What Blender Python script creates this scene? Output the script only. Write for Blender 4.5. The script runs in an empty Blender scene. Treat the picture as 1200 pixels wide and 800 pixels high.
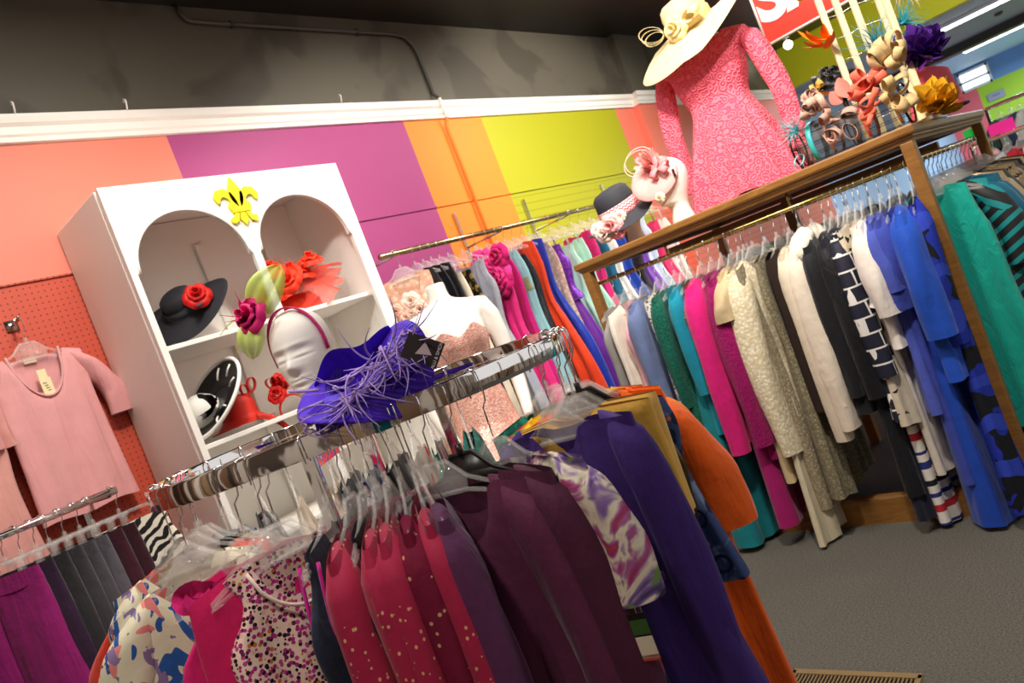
import bpy, bmesh, math, random
from mathutils import Vector, Matrix
PI = math.pi
sin, cos = math.sin, math.cos
rnd = random.Random(7)
SC = bpy.context.scene
COL = SC.collection

# ------------------------------------------------------------------ helpers
def lin(h):
    h = h.lstrip('#')
    o = []
    for i in (0, 2, 4):
        c = int(h[i:i+2], 16) / 255
        o.append(c / 12.92 if c <= .04045 else ((c + .055) / 1.055) ** 2.4)
    return (o[0], o[1], o[2], 1)

def V(*a):
    return Vector(a)

class MB:
    def __init__(s):
        s.v = []; s.f = []; s.mi = []; s.cur = 0
    def grid(s, P, wu=False, wv=False):
        """P[j][i] rows of points"""
        b = len(s.v); nv = len(P); nu = len(P[0])
        for row in P:
            for p in row: s.v.append(tuple(p))
        for j in range(nv if wv else nv - 1):
            for i in range(nu if wu else nu - 1):
                i2 = (i + 1) % nu; j2 = (j + 1) % nv
                s.f.append((b + j*nu + i, b + j*nu + i2, b + j2*nu + i2, b + j2*nu + i)); s.mi.append(s.cur)
        return b
    def cap(s, b, n, rev=False):
        idx = [b + i for i in range(n)]
        if rev: idx.reverse()
        s.f.append(tuple(idx)); s.mi.append(s.cur)
    def tube(s, path, r, n=8, caps=True, flat=None, closed=False):
        path = [Vector(p) for p in path]
        L = len(path)
        rs = r if isinstance(r, (list, tuple)) else [r] * L
        up = None; P = []
        for k in range(L):
            if closed: t = path[(k+1) % L] - path[k-1]
            else: t = path[min(k+1, L-1)] - path[max(k-1, 0)]
            if t.length < 1e-9: t = Vector((0, 0, 1))
            t.normalize()
            if up is None:
                up = Vector((0, 0, 1)) if abs(t.z) < .9 else Vector((1, 0, 0))
            a = up - t * up.dot(t)
            if a.length < 1e-6:
                a = t.orthogonal()
            a.normalize(); up = a
            c = t.cross(a)
            fl = flat if flat else 1
            P.append([path[k] + a * (rs[k] * cos(2*PI*i/n)) + c * (rs[k] * fl * sin(2*PI*i/n)) for i in range(n)])
        b = s.grid(P, wu=True, wv=closed)
        if caps and not closed:
            s.cap(b, n, True); s.cap(b + (L-1)*n, n)
        return s
    def box(s, c, d, rz=0, rot=None):
        M = rot if rot is not None else Matrix.Rotation(rz, 3, 'Z')
        b = len(s.v)
        for sx in (-1, 1):
            for sy in (-1, 1):
                for sz in (-1, 1):
                    s.v.append(tuple(Vector(c) + M @ Vector((sx*d[0]/2, sy*d[1]/2, sz*d[2]/2))))
        for q in ((0,1,3,2),(4,6,7,5),(0,4,5,1),(2,3,7,6),(0,2,6,4),(1,5,7,3)):
            s.f.append(tuple(b+i for i in q)); s.mi.append(s.cur)
        return s
    def lathe(s, prof, n=40, c=(0,0,0), fn=None, M=None):
        P = []
        for r, z in prof:
            row = []
            for i in range(n):
                a = 2*PI*i/n
                p = Vector((r*cos(a), r*sin(a), z))
                if fn: p = Vector(fn(p, a, r, z))
                if M is not None: p = M @ p
                row.append(p + Vector(c))
            P.append(row)
        b = s.grid(P, wu=True)
        if prof[0][0] < .004: s.cap(b, n, True)
        if prof[-1][0] < .004: s.cap(b + (len(prof)-1)*n, n)
        return s
    def prism(s, poly, th, fn):
        """poly 2d list, extruded th; fn(x,y,t)->3d"""
        b = len(s.v); n = len(poly)
        for t in (0, th):
            for x, y in poly: s.v.append(tuple(fn(x, y, t)))
        s.f.append(tuple(b+i for i in range(n-1, -1, -1))); s.mi.append(s.cur)
        s.f.append(tuple(b+n+i for i in range(n))); s.mi.append(s.cur)
        for i in range(n):
            j = (i+1) % n
            s.f.append((b+i, b+j, b+n+j, b+n+i)); s.mi.append(s.cur)
        return s
    def ribbon(s, path, w, nrm=None, th=.0015):
        """flat strip along a path; w half width (or list); nrm(k)-> width direction"""
        path = [Vector(p) for p in path]; L = len(path); top = []; bot = []
        ws = w if isinstance(w, (list, tuple)) else [w]*L
        wd = None
        for k in range(L):
            t = (path[min(k+1, L-1)] - path[max(k-1, 0)]); t.normalize()
            d = Vector(nrm(k)) if callable(nrm) else Vector(nrm if nrm is not None else (0, 0, 1))
            d = d - t*d.dot(t)
            if d.length < 1e-5: d = wd if wd is not None else t.orthogonal()
            d.normalize(); wd = d
            n = t.cross(d)
            top.append([path[k] + d*ws[k]*q + n*th/2 for q in (-1, 0, 1)])
            bot.append([path[k] + d*ws[k]*q - n*th/2 for q in (1, 0, -1)])
        P = [a + b for a, b in zip(top, bot)]
        b = s.grid(P, wu=True); s.cap(b, 6, True); s.cap(b+(L-1)*6, 6)
        return s
    def xf(s, M, start=0):
        for i in range(start, len(s.v)):
            s.v[i] = tuple(M @ Vector(s.v[i]))
        return s
    def mesh(s, name, mats, smooth=True):
        me = bpy.data.meshes.new(name)
        me.from_pydata(s.v, [], s.f)
        for m in (mats if isinstance(mats, (list, tuple)) else [mats]): me.materials.append(m)
        if any(s.mi): me.polygons.foreach_set('material_index', s.mi)
        me.polygons.foreach_set('use_smooth', [smooth]*len(me.polygons))
        me.update()
        return me
    def obj(s, name, mats, parent=None, loc=(0,0,0), rot=(0,0,0), smooth=True, bevel=0, sub=0, auto=False):
        o = bpy.data.objects.new(name, s.mesh(name, mats, smooth))
        COL.objects.link(o)
        o.location = loc; o.rotation_euler = rot
        if parent is not None: o.parent = parent
        if bevel:
            b = o.modifiers.new('bevel', 'BEVEL'); b.width = bevel; b.segments = 2; b.limit_method = 'ANGLE'
        if sub:
            b = o.modifiers.new('sub', 'SUBSURF'); b.levels = sub; b.render_levels = sub
        if auto:
            o.data.set_sharp_from_angle(angle=math.radians(38))
        return o

def tag(o, label=None, cat=None, group=None, kind=None):
    if label: o['label'] = label
    if cat: o['category'] = cat
    if group: o['group'] = group
    if kind: o['kind'] = kind
    return o

def empty(name, label, cat, loc=(0,0,0), rot=(0,0,0), group=None):
    o = bpy.data.objects.new(name, None); COL.objects.link(o)
    o.empty_display_size = .05
    o.location = loc; o.rotation_euler = rot
    return tag(o, label, cat, group)

def struct(m, name, mats, **k):
    return tag(m.obj(name, mats, **k), kind='structure')

def inst(o, parent=None, loc=None, rot=None):
    c = o.copy(); COL.objects.link(c)
    if parent is not None: c.parent = parent
    if loc is not None: c.location = loc
    if rot is not None: c.rotation_euler = rot
    return c

def lerp(t, tab):
    if t <= tab[0][0]: return tab[0][1]
    for (a, x), (b, y) in zip(tab, tab[1:]):
        if t <= b: return x + (y-x)*(t-a)/(b-a)
    return tab[-1][1]
def smooth_lerp(t, tab):
    """cubic through the table points"""
    n = len(tab)
    if t <= tab[0][0]: return tab[0][1]
    for i in range(n-1):
        a, x = tab[i]; b, y = tab[i+1]
        if t <= b:
            h = b-a; k = (t-a)/h
            d0 = (y-tab[i-1][1])/(b-tab[i-1][0]) if i > 0 else (y-x)/h
            d1 = (tab[i+2][1]-x)/(tab[i+2][0]-a) if i+2 < n else (y-x)/h
            return (2*k**3-3*k*k+1)*x+(k**3-2*k*k+k)*h*d0+(3*k*k-2*k**3)*y+(k**3-k*k)*h*d1
    return tab[-1][1]

# ------------------------------------------------------------------ materials
class NT:
    def __init__(s, name):
        s.m = bpy.data.materials.new(name); s.m.use_nodes = True
        s.t = s.m.node_tree; s.n = s.t.nodes
        s.b = s.n['Principled BSDF']; s.out = s.n['Material Output']
        s._co = None
    def new(s, typ, **k):
        n = s.n.new(typ)
        for a, v in k.items(): setattr(n, a, v)
        return n
    def link(s, a, b): s.t.links.new(a, b)
    def co(s, scale=(1,1,1), rot=(0,0,0)):
        if s._co is None: s._co = s.new('ShaderNodeTexCoord').outputs['Object']
        mp = s.new('ShaderNodeMapping'); mp.inputs['Scale'].default_value = scale; mp.inputs['Rotation'].default_value = rot
        s.link(s._co, mp.inputs[0]); return mp.outputs[0]
    def noise(s, scale, detail=3, rough=.5, dist=0, co=None):
        n = s.new('ShaderNodeTexNoise'); n.inputs['Scale'].default_value = scale
        n.inputs['Detail'].default_value = detail; n.inputs['Roughness'].default_value = rough
        n.inputs['Distortion'].default_value = dist
        s.link(co if co is not None else s.co(), n.inputs['Vector']); return n
    def vor(s, scale, feature='F1', co=None, rand=1):
        n = s.new('ShaderNodeTexVoronoi'); n.feature = feature; n.inputs['Scale'].default_value = scale
        n.inputs['Randomness'].default_value = rand
        s.link(co if co is not None else s.co(), n.inputs['Vector']); return n
    def wave(s, scale, dist=0, dscale=1, dirn='Z', co=None, detail=2):
        n = s.new('ShaderNodeTexWave'); n.bands_direction = dirn; n.inputs['Scale'].default_value = scale
        n.inputs['Distortion'].default_value = dist; n.inputs['Detail Scale'].default_value = dscale; n.inputs['Detail'].default_value = detail
        s.link(co if co is not None else s.co(), n.inputs['Vector']); return n
    def ramp(s, sock, stops, const=False):
        n = s.new('ShaderNodeValToRGB'); r = n.color_ramp
        r.interpolation = 'CONSTANT' if const else 'LINEAR'
        while len(r.elements) < len(stops): r.elements.new(.5)
        for e, (p, c) in zip(r.elements, stops):
            e.position = p; e.color = lin(c) if isinstance(c, str) else ((c, c, c, 1) if not isinstance(c, tuple) else c)
        s.link(sock, n.inputs[0]); return n.outputs[0]
    def math(s, op, a, b=None):
        n = s.new('ShaderNodeMath'); n.operation = op
        for i, q in enumerate((a, b)):
            if q is None: continue
            if isinstance(q, (int, float)): n.inputs[i].default_value = q
            else: s.link(q, n.inputs[i])
        return n.outputs[0]
    def mix(s, fac, a, b):
        n = s.new('ShaderNodeMix'); n.data_type = 'RGBA'
        for q, i in ((fac, 0), (a, 6), (b, 7)):
            if isinstance(q, str): n.inputs[i].default_value = lin(q)
            elif isinstance(q, (int, float)): n.inputs[i].default_value = q
            elif isinstance(q, tuple): n.inputs[i].default_value = q
            else: s.link(q, n.inputs[i])
        return n.outputs[2]
    def bump(s, h, strength=.3, dist=.002):
        n = s.new('ShaderNodeBump'); n.inputs['Strength'].default_value = strength; n.inputs['Distance'].default_value = dist
        s.link(h, n.inputs['Height']); s.link(n.outputs[0], s.b.inputs['Normal'])
    def color(s, c):
        if isinstance(c, str): s.b.inputs['Base Color'].default_value = lin(c)
        else: s.link(c, s.b.inputs['Base Color'])
    def set(s, **k):
        for a, v in k.items():
            s.b.inputs[a.replace('_', ' ')].default_value = v
        return s.m

_mc = {}
def solid(c, rough=.8, metal=0, spec=.3, sheen=0, bump=None, name=None):
    key = ('s', c, rough, metal, spec, sheen, bump)
    if key in _mc: return _mc[key]
    t = NT(name or 'plain_' + c.strip('#')); t.color(c)
    t.set(Roughness=rough, Metallic=metal, Specular_IOR_Level=spec, Sheen_Weight=sheen)
    if bump: t.bump(t.noise(bump[0], 4).outputs[0], bump[1], .004)
    _mc[key] = t.m; return t.m

def fabric(c, rough=.85, sheen=.15, crinkle=0, name=None):
    """plain cloth: slight tone change of the dye and a weave bump"""
    key = ('f', c, rough, sheen, crinkle)
    if key in _mc: return _mc[key]
    t = NT(name or 'cloth_' + c.strip('#'))
    n = t.noise(9, 3)
    r, g, b, _ = lin(c)
    t.color(t.mix(n.outputs[0], (r*.86, g*.86, b*.86, 1), (min(1, r*1.12), min(1, g*1.12), min(1, b*1.12), 1)))
    t.set(Roughness=rough, Specular_IOR_Level=.25, Sheen_Weight=sheen)
    if crinkle:
        w = t.noise(crinkle, 4, .6, 1.2, t.co((1, 1, .35)))
        t.bump(w.outputs[0], .7, .012)
    else:
        # soft hanging folds: noise drawn out along the drop of the cloth, plus a fine weave
        h = t.math('ADD', t.noise(15, 3, .55, .5, t.co((1, .6, .13))).outputs[0], t.math('MULTIPLY', t.noise(22, 4, .6).outputs[0], .25))
        t.bump(h, .55, .03)
    _mc[key] = t.m; return t.m

def print_mat(name, base, layers, rough=.8, spec=.25, bump=True):
    """layers: (kind, scale, threshold, colour) painted in turn"""
    t = NT(name); c = base
    for i, L in enumerate(layers):
        kind, sc, th, colr = L[:4]
        off = t.co((1, 1, 1), (.3*i, .7*i+.2, .5*i))
        if kind == 'dots':
            f = t.math('LESS_THAN', t.vor(sc, co=off).outputs['Distance'], th)
        elif kind == 'blob':
            f = t.math('GREATER_THAN', t.noise(sc, 2, .5, .6, off).outputs[0], th)
        elif kind == 'soft':
            f = t.ramp(t.noise(sc, 2, .5, .8, off).outputs[0], [(th-.06, 0.), (th+.06, 1.)])
        elif kind == 'line':
            f = t.math('LESS_THAN', t.vor(sc, 'DISTANCE_TO_EDGE', co=off).outputs['Distance'], th)
        elif kind == 'ring':
            d = t.vor(sc, co=off).outputs['Distance']
            f = t.math('LESS_THAN', t.math('ABSOLUTE', t.math('SUBTRACT', d, th)), L[4])
        elif kind == 'swirl':
            f = t.math('GREATER_THAN', t.wave(sc, 7, 1.2, 'DIAGONAL', off).outputs['Fac'], th)
        elif kind == 'stripe':
            f = t.math('GREATER_THAN', t.wave(sc, 0, 1, 'Z', t.co()).outputs['Fac'], th)
        elif kind == 'vstripe':
            f = t.math('GREATER_THAN', t.wave(sc, 0, 1, 'X', t.co()).outputs['Fac'], th)
        c = t.mix(f, c, colr)
    t.color(c); t.set(Roughness=rough, Specular_IOR_Level=spec)
    if bump:
        h = t.math('ADD', t.noise(15, 3, .55, .5, t.co((1, .6, .13))).outputs[0], t.math('MULTIPLY', t.noise(22, 4, .6).outputs[0], .25))
        t.bump(h, .5, .03)
    return t.m

def lace(name, base, hole, scale=28, bump=.9, ringed=False, rough=.85):
    t = NT(name)
    v = t.vor(scale); d = v.outputs['Distance']
    if ringed:
        w = t.math('SINE', t.math('MULTIPLY', d, 17.0))
        h = t.math('ADD', w, t.math('MULTIPLY', t.noise(scale*6, 2).outputs[0], 1.2))
        f = t.ramp(h, [(.2, 1.), (.75, 0.)])
    else:
        n = t.noise(scale*1.6, 4, .65, 1.5)
        h = t.math('ADD', n.outputs[0], t.math('MULTIPLY', d, .6))
        f = t.ramp(h, [(.55, 0.), (.85, 1.)])
    t.color(t.mix(f, base, hole)); t.set(Roughness=rough, Specular_IOR_Level=.2, Sheen_Weight=.1)
    t.bump(h, bump, .006)
    return t.m

def sequin(name, c1, c2, scale=140, metal=.35, rough=.3):
    t = NT(name); v = t.vor(scale)
    sep = t.new('ShaderNodeSeparateColor'); t.link(v.outputs['Color'], sep.inputs[0])
    t.color(t.mix(sep.outputs[0], c1, c2)); t.set(Roughness=rough, Metallic=metal)
    t.bump(v.outputs['Distance'], .6, .004); return t.m

def clear_mat(name, tint='ffffff', a=.3, rough=.08):
    """thin moulded clear plastic / netting: part see-through, part glossy"""
    t = NT(name); t.color(tint); t.set(Roughness=rough, Specular_IOR_Level=.8)
    tr = t.new('ShaderNodeBsdfTransparent'); mx = t.new('ShaderNodeMixShader')
    mx.inputs[0].default_value = a
    t.link(tr.outputs[0], mx.inputs[1]); t.link(t.b.outputs[0], mx.inputs[2]); t.link(mx.outputs[0], t.out.inputs[0])
    return t.m

def emit(name, c, s):
    t = NT(name); t.color('000000'); t.set(Emission_Color=lin(c), Emission_Strength=s); return t.m

def wood(name, c1, c2, rough=.35, along=(1, 1, 1)):
    t = NT(name)
    w = t.noise(7, 5, .6, 1.4, t.co(along)); t.color(t.ramp(w.outputs[0], [(.3, c1), (.7, c2)]))
    t.set(Roughness=rough, Specular_IOR_Level=.35, Coat_Weight=.1, Coat_Roughness=.25); return t.m

def _chrome():
    t = NT('chrome'); t.color('e8e8ea'); t.set(Roughness=.06, Metallic=1.); t.bump(t.noise(14, 2, .5).outputs[0], .12, .01); return t.m
CHROME = _chrome()
DULLCHROME = solid('c9c5bd', .22, 1, name='worn_chrome')
BRASS = solid('c9ad62', .2, 1, name='brass')
WHITEPAINT = solid('f3efe8', .45, 0, .5, name='white_paint')
CLEAR = clear_mat('clear_plastic', 'f6f4f0', .17, .05)
BLACKPL = solid('1a1817', .35, 0, .5, name='black_plastic')
FOAM = solid('f2ece4', .75, 0, .3, bump=(300, .08), name='white_foam')
# ------------------------------------------------------------------ room
WY = 3.663      # back wall plane
CZ = 3.76       # ceiling
def wall_mat():
    t = NT('striped_wall_paint')
    sp = t.new('ShaderNodeSeparateXYZ'); g = t.new('ShaderNodeNewGeometry'); t.link(g.outputs['Position'], sp.inputs[0])
    X, Z = sp.outputs[0], sp.outputs[2]
    c = 'dd806c'
    for x, col in ((2.107, 'a5447c'), (3.82, 'f5862c'), (4.647, 'a8a81c'), (6.646, 'ec7c66')):
        c = t.mix(t.math('GREATER_THAN', X, x), c, col)
    # pegboard panel below the joint is a deeper coral at the left end
    low = t.math('LESS_THAN', Z, 2.385)
    c = t.mix(t.math('MULTIPLY', low, t.math('LESS_THAN', X, 2.107)), c, 'c4503a')
    # dark paint above the moulding, with an old patch
    dn = t.noise(1.6, 3, .5, .4)
    dark = t.mix(t.ramp(dn.outputs[0], [(.5, 0.), (.56, 1.)]), '5e594e', '4f4a41')
    c = t.mix(t.math('GREATER_THAN', Z, 3.08), c, dark)
    # peg holes in the lower panel, left; board lines at the right
    def fr(s, k): return t.math('SUBTRACT', t.math('FRACT', t.math('MULTIPLY', s, k)), .5)
    dx, dz = fr(X, 38.), fr(Z, 38.)
    r2 = t.math('ADD', t.math('MULTIPLY', dx, dx), t.math('MULTIPLY', dz, dz))
    hole = t.math('MULTIPLY', t.math('MULTIPLY', t.math('LESS_THAN', r2, .025), low), t.math('LESS_THAN', X, 1.9))
    c = t.mix(hole, c, '7d3626')
    ln = t.math('MULTIPLY', t.math('LESS_THAN', t.math('ABSOLUTE', fr(Z, 16.)), .07), low)
    ln = t.math('MULTIPLY', ln, t.math('GREATER_THAN', X, 4.647))
    t.color(t.mix(t.math('MULTIPLY', ln, .35), c, '5c5a10'))
    t.set(Roughness=.5, Specular_IOR_Level=.35)
    t.bump(t.noise(3, 4, .6).outputs[0], .12, .02)
    return t.m
WALLM = wall_mat()
def carpet():
    t = NT('grey_carpet'); n = t.noise(140, 4, .7); n2 = t.noise(2.2, 3)
    c = t.ramp(n.outputs[0], [(.3, '4c4a44'), (.55, '75726a'), (.75, '928f86')])
    t.color(t.mix(t.math('MULTIPLY', n2.outputs[0], .35), c, '625d57')); t.set(Roughness=.95, Specular_IOR_Level=.1)
    t.bump(n.outputs[0], .7, .01); return t.m
m = MB(); m.box((14.5, -1.0, -.05), (35, 10, .1)); struct(m, 'floor', carpet(), smooth=False)
m = MB(); m.box((5.35, WY+.08, CZ/2), (12.7, .16, CZ)); 
m.box((5.35, WY-.004, 2.385), (12.6, .012, .014))
struct(m, 'wall_back', WALLM, smooth=False)
# shallow pilaster
m = MB(); m.box((7.25, WY-.03, CZ/2), (.52, .09, CZ)); struct(m, 'trim_1', WALLM, smooth=False)
# dark ceiling with a soft sheen
ct = NT('dark_ceiling'); ct.color(ct.ramp(ct.noise(1.3, 3).outputs[0], [(.3, '1d1a18'), (.7, '2b2724')])); ct.set(Roughness=.38, Specular_IOR_Level=.4)
m = MB(); m.box((5.35, .85, CZ+.05), (12.7, 5.75, .1)); struct(m, 'ceiling', ct.m, smooth=False)
# unseen walls behind the camera, their striped boards added for the chrome to reflect
def reflection_boards():
    t = NT('rail_reflection_boards'); n = t.noise(1.7, 2, .5, 0, t.co((1, 1, .02)))
    t.color(t.ramp(n.outputs[0], [(0, '2a211b'), (.4, '7a5a3c'), (.46, 'e2d8c8'), (.53, '4a3a2e'), (.58, 'a88a64'), (.64, 'efe8dc')], True)); t.set(Roughness=.5); return t.m
m = MB(); m.box((10, -5.2, .75), (22, .16, 1.5))
for x in (-.9, 2, 5, 8, 11): m.box((x, -5.2, 2.6), (.16, .16, 2.2))
struct(m, 'wall_front', reflection_boards(), smooth=False)
m = MB(); m.box((-1.08, -.75, CZ/2), (.16, 8.9, CZ)); struct(m, 'wall_left', reflection_boards(), smooth=False)
# white moulding swept along the wall and round the pilaster
def crown(path, prof, m):
    P = []
    for k, (x, y, nx, ny) in enumerate(path):
        P.append([(x + nx*d, y + ny*d, z) for d, z in prof])
    m.grid(list(map(list, zip(*P))))
prof = [(0, 3.015), (.02, 3.018), (.022, 3.04), (.03, 3.05), (.03, 3.085), (.045, 3.1), (.05, 3.125), (.05, 3.14), (0, 3.14)]
m = MB()
pth = [(-.9, WY, 0, -1), (6.99, WY, 0, -1), (6.99, WY-.075, -1, -1), (7.51, WY-.075, 1, -1), (7.51, WY, 0, -1), (11.7, WY, 0, -1)]
crown(pth, prof, m)
struct(m, 'trim_2', WHITEPAINT, smooth=False)
# conduit: along the top of the wall, then down over the moulding and the orange stripe
def pipe_mat():
    t = NT('painted_conduit'); sp = t.new('ShaderNodeSeparateXYZ'); g = t.new('ShaderNodeNewGeometry'); t.link(g.outputs['Position'], sp.inputs[0])
    Z = sp.outputs[2]
    c = t.mix(t.math('GREATER_THAN', Z, 3.0), 'f58c34', 'efe9df'); c = t.mix(t.math('GREATER_THAN', Z, 3.15), c, '4a4640')
    t.color(c); t.set(Roughness=.45); return t.m
PIPEM = pipe_mat()
root = empty('conduit_pipe', 'thin painted conduit pipe running along dark upper wall then down the orange stripe', 'pipe', (4.2, WY-.06, 3.6))
m = MB()
py = WY-.02
pts = [(2.45, py, CZ), (2.45, py, 3.70), (2.48, py, 3.665), (2.6, py, 3.66), (4.02, py, 3.655), (4.12, py, 3.64), (4.18, py, 3.58), (4.2, py, 3.5), (4.2, py, 3.2), (4.2, py-.04, 3.15), (4.2, py-.045, 3.0), (4.2, py-.01, 2.95), (4.2, py-.01, 1.0)]
m.tube([Vector(p)-root.location for p in pts], .013, 8); m.obj('pipe', PIPEM, root)
for p in ((2.75, 3.66), (3.7, 3.656)):
    m = MB(); m.box(Vector((p[0], py, p[1]))-root.location, (.025, .035, .04)); m.obj('strap', PIPEM, root, smooth=False)

# ---- shop beyond: header beam, far ceiling, far wall
LIME = solid('bcc41e', .6, name='lime_paint')
m = MB(); m.box((11.78, .85, 3.46), (.16, 5.62, .6)); struct(m, 'trim_3', LIME, smooth=False)
fc = NT('far_ceiling_panels'); w = fc.wave(1.6, 0, 1, 'X'); fc.color(fc.ramp(w.outputs['Fac'], [(.05, '5a5a62'), (.15, '83848e')])); fc.set(Roughness=.55)
m = MB(); m.box((16.6, 0, CZ+.05), (9.7, 10.6, .1)); struct(m, 'ceiling_1', fc.m, smooth=False)
m = MB(); m.box((26.75, 0, 4.02), (10.1, 10.6, .1)); struct(m, 'ceiling_2', solid('a9c4e6', .6, name='pale_blue_ceiling'), smooth=False)
m = MB(); m.box((21.6, 0, CZ+.02), (.55, 10.6, .42)); struct(m, 'trim_4', solid('3b372f', .5, name='dark_beam'), smooth=False)
m = MB(); m.box((21.7, 5.28, 2.02), (20, .16, 4.04)); m.box((11.78, 4.45, CZ/2), (.16, 1.5, CZ)); struct(m, 'wall_back_1', solid('9fb6d4', .6), smooth=False)
def farwall():
    t = NT('far_wall_paint'); sp = t.new('ShaderNodeSeparateXYZ'); g = t.new('ShaderNodeNewGeometry'); t.link(g.outputs['Position'], sp.inputs[0])
    c = t.mix(t.math('LESS_THAN', sp.outputs[2], 3.22), '6d93c2', t.mix(t.math('GREATER_THAN', sp.outputs[1], 4.13), 'a9cc2c', 'e5676b'))
    t.color(c); t.set(Roughness=.6); return t.m
m = MB(); m.box((31.6, 0, 2.0), (.2, 10.6, 4.0)); struct(m, 'wall_right', farwall(), smooth=False)
# window high on the far wall
m = MB()
for z in (3.24, 3.52, 3.84): m.box((31.44, 4.08, z), (.12, .94, .08))
for y in (3.64, 4.52): m.box((31.44, y, 3.54), (.12, .08, .68))
win = struct(m, 'window_1', WHITEPAINT, smooth=False)
m = MB(); m.box((31.47, 4.08, 3.54), (.02, .84, .56)); p = m.obj('pane', emit('daylight_pane', 'eef6ff', 2.2), win, smooth=False)
# long fluorescent fittings beyond the header
for (x, y0, y1, lab) in ((17.4, -3.5, 2.95, 'long glowing fluorescent ceiling strip nearest, just past the lime header'), (25.4, -3.5, 3.35, 'farther glowing fluorescent ceiling strip beyond the dark beam')):
    r = empty('fluorescent_light', lab, 'ceiling light', (x, (y0+y1)/2, CZ if x < 20 else 3.97), group='fluorescent strips over the far shop floor')
    m = MB(); m.box((0, 0, -.032), (.3, y1-y0, .06)); m.obj('housing', WHITEPAINT, r, smooth=False)
    m = MB(); m.box((0, 0, -.075), (.22, y1-y0-.04, .035)); m.obj('diffuser', emit('fluorescent_tube', 'f4f8ff', 5), r, bevel=.01)
# small ceiling disc
m = MB(); m.lathe([(.001, 0), (.07, 0), (.08, -.03), (.05, -.06), (.001, -.06)], 20)
tag(m.obj('smoke_detector', solid('4a4038', .5), loc=(19.3, 1.75, CZ)), 'small round smoke detector on panelled far ceiling', 'smoke detector')

# ---- spot lamps on the dark ceiling (the lit one shows beside the sign)
def spot_lamp(loc, aim, lab):
    r = empty('spot_lamp', lab, 'ceiling light', loc, group='spot lamps on the dark ceiling')
    d = (Vector(aim)-Vector(loc)).normalized(); q = d.to_track_quat('-Z', 'Y').to_matrix()
    m = MB(); m.lathe([(.001, 0), (.05, 0), (.05, -.02), (.001, -.02)], 20); m.tube([(0, 0, -.02), (0, 0, -.08)], .01, 8)
    m.obj('ceiling_mount', WHITEPAINT, r)
    m = MB(); m.lathe([(.001, .05), (.03, .05), (.045, .02), (.065, -.07), (.062, -.07), (.04, .01)], 24, fn=lambda p, a, rr, z: q @ p + Vector((0, 0, -.1)))
    m.obj('shade', WHITEPAINT, r)
    m = MB(); m.lathe([(.001, -.035), (.035, -.04), (.05, -.055), (.03, -.066), (.001, -.068)], 20, fn=lambda p, a, rr, z: q @ p + Vector((0, 0, -.1)))
    m.obj('bulb', emit('lamp_glow', 'fff3dc', 28), r)
spot_lamp((11.2, 3.33, CZ), (5, 1.5, 1.5), 'small glowing ceiling spot lamp seen under the red sign')

# ---- hanging red sale sign
sr = empty('hanging_sign', 'red hanging sale sign with big white letters behind the cream hat', 'sign', (6.5, 1.49, 3.10))
SIGNRED = solid('d9392c', .3, 0, .5, name='sign_red')
m = MB(); m.box((0, 0, 0), (.012, 1.17, .58)); m.obj('board', SIGNRED, sr, smooth=False, bevel=.003)
m = MB()
for z in (-.3, .3): m.tube([(0, -.59, z), (0, .59, z)], .012, 8)
for y in (-.59, .59): m.tube([(0, y, -.3), (0, y, .3)], .012, 8)
m.obj('frame', solid('dcd6d2', .3), sr)
for y in (-.45, .45):
    m = MB(); m.tube([(0, y, .3), (0, y, CZ-3.10)], .004, 6); m.obj('hanging_wire', DULLCHROME, sr)
def text_mesh(s, size, th, name, mat, parent, M, bold=.0):
    cu = bpy.data.curves.new('letters', 'FONT'); cu.body = s; cu.size = size; cu.extrude = th; cu.offset = bold
    cu.align_x = 'CENTER'; cu.align_y = 'CENTER'
    o = bpy.data.objects.new('letters', cu); COL.objects.link(o)
    dg = bpy.context.evaluated_depsgraph_get(); dg.update()
    me = bpy.data.meshes.new_from_object(o.evaluated_get(dg)); bpy.data.objects.remove(o)
    me.transform(M); me.materials.clear(); me.materials.append(mat)
    q = bpy.data.objects.new(name, me); COL.objects.link(q); q.parent = parent
    return q
Mx = Matrix(((0, 0, -1, -.009), (-1, 0, 0, 0.02), (0, 1, 0, .03), (0, 0, 0, 1)))
text_mesh('SALE', .52, .003, 'letters', solid('f2ece8', .5), sr, Mx, .02)

# ------------------------------------------------------------------ floor register
vr = empty('floor_vent', 'brass toned metal floor register set into the grey carpet', 'vent', (2.13, 1.13, 0))
m = MB()
m.box((0, -.2, .004), (.16, .012, .008)); m.box((0, .2, .004), (.16, .012, .008)); m.box((-.075, 0, .004), (.025, .41, .008)); m.box((.075, 0, .004), (.025, .41, .008))
VM = solid('b59f74', .45, .6, name='tan_metal'); m.obj('frame', VM, vr, smooth=False)
m = MB()
for i in range(32): m.box((0, -.19+.0123*i, .002), (.125, .0045, .006))
m.obj('grille', VM, vr, smooth=False)
m = MB(); m.box((0, 0, .0008), (.13, .39, .001)); m.obj('duct_opening', solid('171310', .9), vr, smooth=False)
m = MB(); m.tube([(1.98, 1.05, .008), (2.02, 1.02, .012), (2.03, .98, .007), (2.06, .97, .012), (2.09, .93, .008), (2.08, .9, .01)], .004, 6)
tag(m.obj('frayed_thread', solid('2e2a28', .9)), 'dark frayed carpet thread lying beside the floor register', 'thread')

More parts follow.
